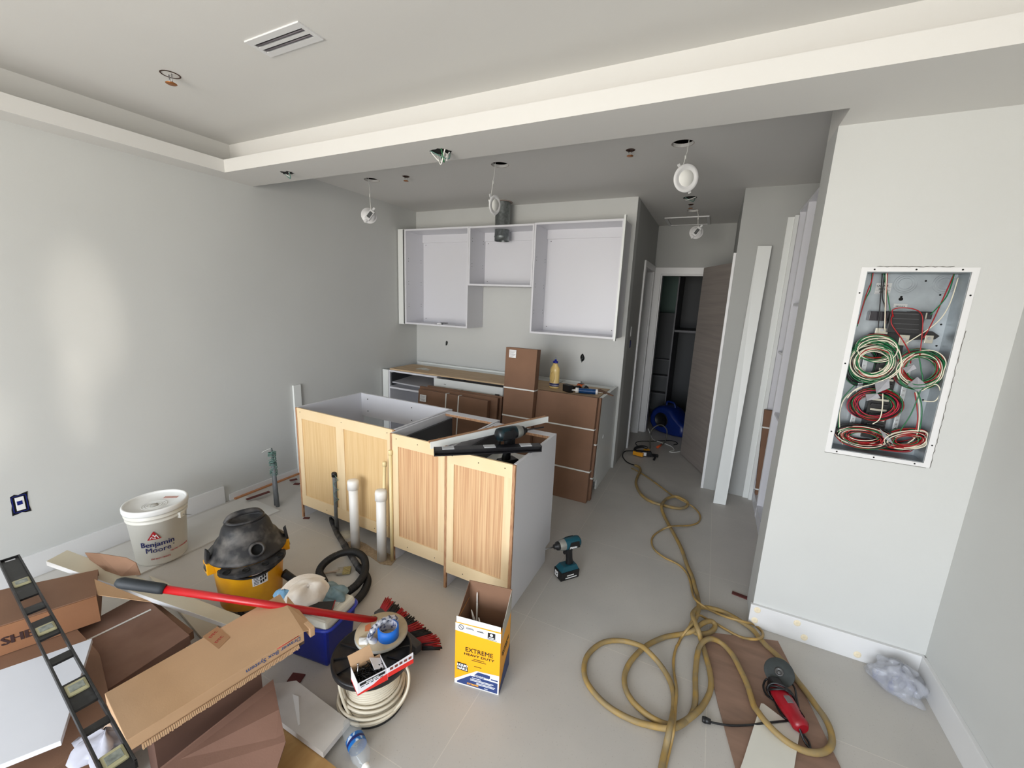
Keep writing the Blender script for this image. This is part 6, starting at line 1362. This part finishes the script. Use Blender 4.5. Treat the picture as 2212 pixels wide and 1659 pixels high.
# corrugation teeth along torn lower edge
random.seed(77)
mb=MB(); n_t=88
for i in range(n_t):
    t=.06+.9*i/n_t; p0=P[0].lerp(P[1],t)+Vector((0,0,-.040))+nn_*.002; hgt=.012+.004*random.random()
    d1=fdv.normalized()*.0021; mb.hexa([p0-d1,p0+d1,p0+d1+nn_*.004,p0-d1+nn_*.004,p0-d1+Vector((0,0,-hgt)),p0+d1+Vector((0,0,-hgt)),p0+d1+nn_*.009+Vector((0,0,-hgt)),p0-d1+nn_*.009+Vector((0,0,-hgt))])
o_=mb.build('corrugated_edge',card2,db); 
mb=MB(); mb.hexa([P[0]+nn_*.0+Vector((0,0,-.056)),P[1]+Vector((0,0,-.054)),P[1]-nn_*.003+Vector((0,0,-.054)),P[0]-nn_*.003+Vector((0,0,-.056)),P[0]+Vector((0,0,-.042)),P[1]+Vector((0,0,-.042)),P[1]-nn_*.003+Vector((0,0,-.042)),P[0]-nn_*.003+Vector((0,0,-.042))]); mb.build('torn_liner',mat('torn_liner',(.33,.26,.22),.9),db)
# end flap at right
mb=MB(); mb.prism([P[1]+Vector((0,0,.0)),P[1]+fdv.normalized()*.045+Vector((0,0,-.018)),P[2]+fdv.normalized()*.03+Vector((0,0,-.03)),P[2].lerp(P[1],.3)],(0,0,-.003)); mb.build('end_flap',card2,db)
mb=MB(); a=P[1]+fdv.normalized()*.022+nn_*.004+Vector((0,0,-.004)); mb.hexa([a+Vector((0,0,-.04)),a+fdv.normalized()*.02+Vector((0,0,-.04)),a+fdv.normalized()*.02-nn_*.05+Vector((0,0,-.03)),a-nn_*.05+Vector((0,0,-.03)),a,a+fdv.normalized()*.02,a+fdv.normalized()*.02-nn_*.05,a-nn_*.05],.003); mb.build('corner_tab',card2,db)
# tape sticker on top
Q=[at(x,y,qz+.0006) for x,y in ((438,1375),(472,1402),(497,1377),(470,1353))]
mb=MB(); mb.prism(Q,(0,0,.0006)); mb.build('brown_tape',mat('brown_tape',(.62,.47,.33),.35),db)
ux=(Q[2]-Q[1]).normalized(); mb=MB()
for t in (.30,.72): mb.text('DTC',.016,frame(Q[0].lerp(Q[3],.5).lerp(Q[1].lerp(Q[2],.5),t)+Vector((0,0,.0009))-Vector((0,0,0)),ux,Vector((-ux.y,ux.x,0))),off=.0004)
mb.build('lettering',mat('print_red_brown',(.62,.20,.17),.6),db)
# brown flap carton bottom centre
P=[at(300,1700,.19),at(345,1659,.20),at(590,1467,.24),at(602,1530,.24),at(617,1602,.20),at(585,1700,.16)]
mb=MB(); mb.prism(P,(0,0,-.006)); single(mb,'cardboard_sheet',mat('plain_cardboard',(.49,.36,.30),.8,vs=(4,4,4),col2=(.43,.31,.25),bump=.1,bs=200),'large folded sheet of brown cardboard at the bottom edge of the picture','cardboard')
pile_box('carton','brown carton under the folded cardboard sheet at the bottom edge',[(-1.34,.34),(-1.06,.45),(-1.15,.66),(-1.27,.70)],.001,.150,card)
# ply + white tile
P=[at(x,y,.028) for x,y in ((560,1560),(612,1566),(735,1665),(700,1760),(520,1760))]
mb=MB(); mb.prism([p-Vector((0,0,.027)) for p in P],(0,0,.027)); single(mb,'plywood_offcut',mat('honey_ply',(.66,.50,.30),.5,vs=(20,4,4),col2=(.74,.59,.38)),'honey-coloured plywood offcut on the floor at the bottom edge','board')
P=[at(x,y,.055) for x,y in ((570,1480),(640,1470),(755,1557),(698,1626),(608,1560))]
mb=MB(); mb.prism([p-Vector((0,0,.024)) for p in P],(0,0,.024)); single(mb,'chipboard_panel',mat('panel_dusty_white',(.78,.76,.74),.5,vs=(8,8,8),col2=(.84,.82,.80)),'white chipboard panel beside the cable spool, resting on the plywood offcut','board')
P=[at(x,y,.0555) for x,y in ((632,1500),(645,1505),(648,1565),(644,1568))]
mb=MB(); mb.prism(P,(0,0,.0015)); single(mb,'white_splinter',paper,'thin torn white strip on the chipboard panel','scrap')
# water bottle
a=at(752,1560,.034); b=at(796,1672,.034); dv=(b-a); 
wb=thing('water_bottle','empty clear plastic water bottle with blue label lying at the bottom edge','bottle',loc=(a.x,a.y,0)); N=frame(a+dv.normalized()*.0,dv,Vector((-dv.y,dv.x,0)))@Matrix.Rotation(PI/2,4,'Y')
clr=mat('pet_plastic',(.80,.82,.83),.08,alpha=.30,spec=.8)
pr=[(0,.004),(.018,.002),(.026,.004),(.031,.014)]+[(.0325+(.0012 if i%2 else -.0010),.02+.006*i) for i in range(9)]+[(.0325,.078),(.0325,.115)]+[(.0325+(.0012 if i%2 else -.0010),.12+.006*i) for i in range(6)]+[(.030,.16),(.020,.185),(.012,.195),(.012,.21)]
MB(N).lathe(pr,32).build('body',clr,wb)
MB(N).lathe([(.0332,.078),(.0334,.079),(.0334,.116),(.0332,.117)],32).build('label',mat('water_label',(.10,.42,.72),.4,vs=(50,50,50),col2=(.78,.84,.90),thr=(.55,.62)),wb)
MB(N).lathe([(.0337,.092),(.0339,.0925),(.0339,.103),(.0337,.1035)],32).build('label_band',inkb,wb)
MB(N).lathe([(.014,.195),(.014,.212),(0,.212)],20).build('cap',pvc,wb)
# ================= big I-beam level on top of the pile =================
zl=.47; A=at(-3,1217,zl); B0=at(212,1663,zl); dL=(B0-A).normalized(); B=A+dL*1.22 if (B0-A).length<1.22 else A+dL*1.5
sdv=Vector((-dL.y,dL.x,0)); mid=lambda x,y:(at(x,y,zl)-A).dot(dL)
vl=[mid(42,1262),mid(95,1363),mid(162,1490),mid(237,1648)]
wn=[(mid(56,1293),mid(66,1311)),(mid(74,1322),mid(84,1341)),(mid(104,1378),mid(124,1418)),(mid(131,1430),mid(150,1476)),(mid(180,1528),mid(200,1566)),(mid(206,1578),mid(227,1634)),]
bl_=level('spirit_level','long black I-beam level with cream vials lying on top of the cartons',A,B,sdv,.062,.024,vl,True,mat('level_black',(.08,.08,.085),.45,vs=(25,25,25),col2=(.24,.24,.25),thr=(.55,.85)),vm,windows=wn)
MB(WM[bl_.name]).box(.012,.022,.016,.046,.0042,.0048).build('hang_slot',mat('slot_light',(.82,.82,.84),.6),bl_)
# ================= sub-parts: small pieces belong to the part they sit on =================
RULES={'lettering':('body','box','front_panel','motor_housing','data_label','front_wall'),'printing':('label_sticker','front_panel'),'logo_triangle':('body',),'logo_stroke':('body',),'lid_ring':('lid',),'lid_plug':('lid',),'lid_sticker':('lid',),'handle_ear':('body',),
'diffuser':('bezel',),'spring_clip':('bezel',),'rating_label':('driver',),'drawer_bottom':(),'rail_edge':('front_rail',),'shelf_pin_hole':('side_panel',),'screw_head':('frame_rail',),'rail_socket':('accessory_rail',),'port_hole':('hose_port',),'grip_rim':('motor_head','body'),
'wand_collar':('wand',),'crevice_tip':('wand',),'flange_screw_hole':('flange',),'knockout_ring':('enclosure',),'mounting_hole':('enclosure',),'breaker_rib':('main_breaker',),'lug_screw':('lug',),'bar_screw':('neutral_bar',),'bus_finger':('bus_base',),'flange_rib':('top_flange',),'flange_hole':('top_flange',),
'battery_lettering':('battery',),'bit':('chuck',),'disc_nut':('grinding_disc',),'nameplate':('body',),'vent_slot':('body',),'lid_panel':('lid',),'button':('crown',),'vial':('vial_block',),'label_stripe':('label_band',),'nozzle':('cap','shoulder'),'corrugated_edge':('box',),'torn_liner':('box',),'red_rule':('box',),'badge_mark':('badge',),'label_band':('label',),'hang_slot':('beam',),'lit_edge':('board_core',)}
bpy.context.view_layer.update()
for root in [o for o in COL.objects if o.parent is None and o.type=='EMPTY']:
    kids=[o for o in COL.objects if o.parent==root]
    base_={}
    for k in kids: base_.setdefault(k.name.split('.')[0],[]).append(k)
    for k in kids:
        for cand in RULES.get(k.name.split('.')[0],()):
            ps=[q for q in base_.get(cand,[]) if q!=k and q.parent==root]
            if ps and not any(c.parent==k for c in kids):
                def ctr(o): return sum((Vector(c) for c in o.bound_box),Vector())/8
                k.parent=min(ps,key=lambda q:(ctr(q)-ctr(k)).length); break
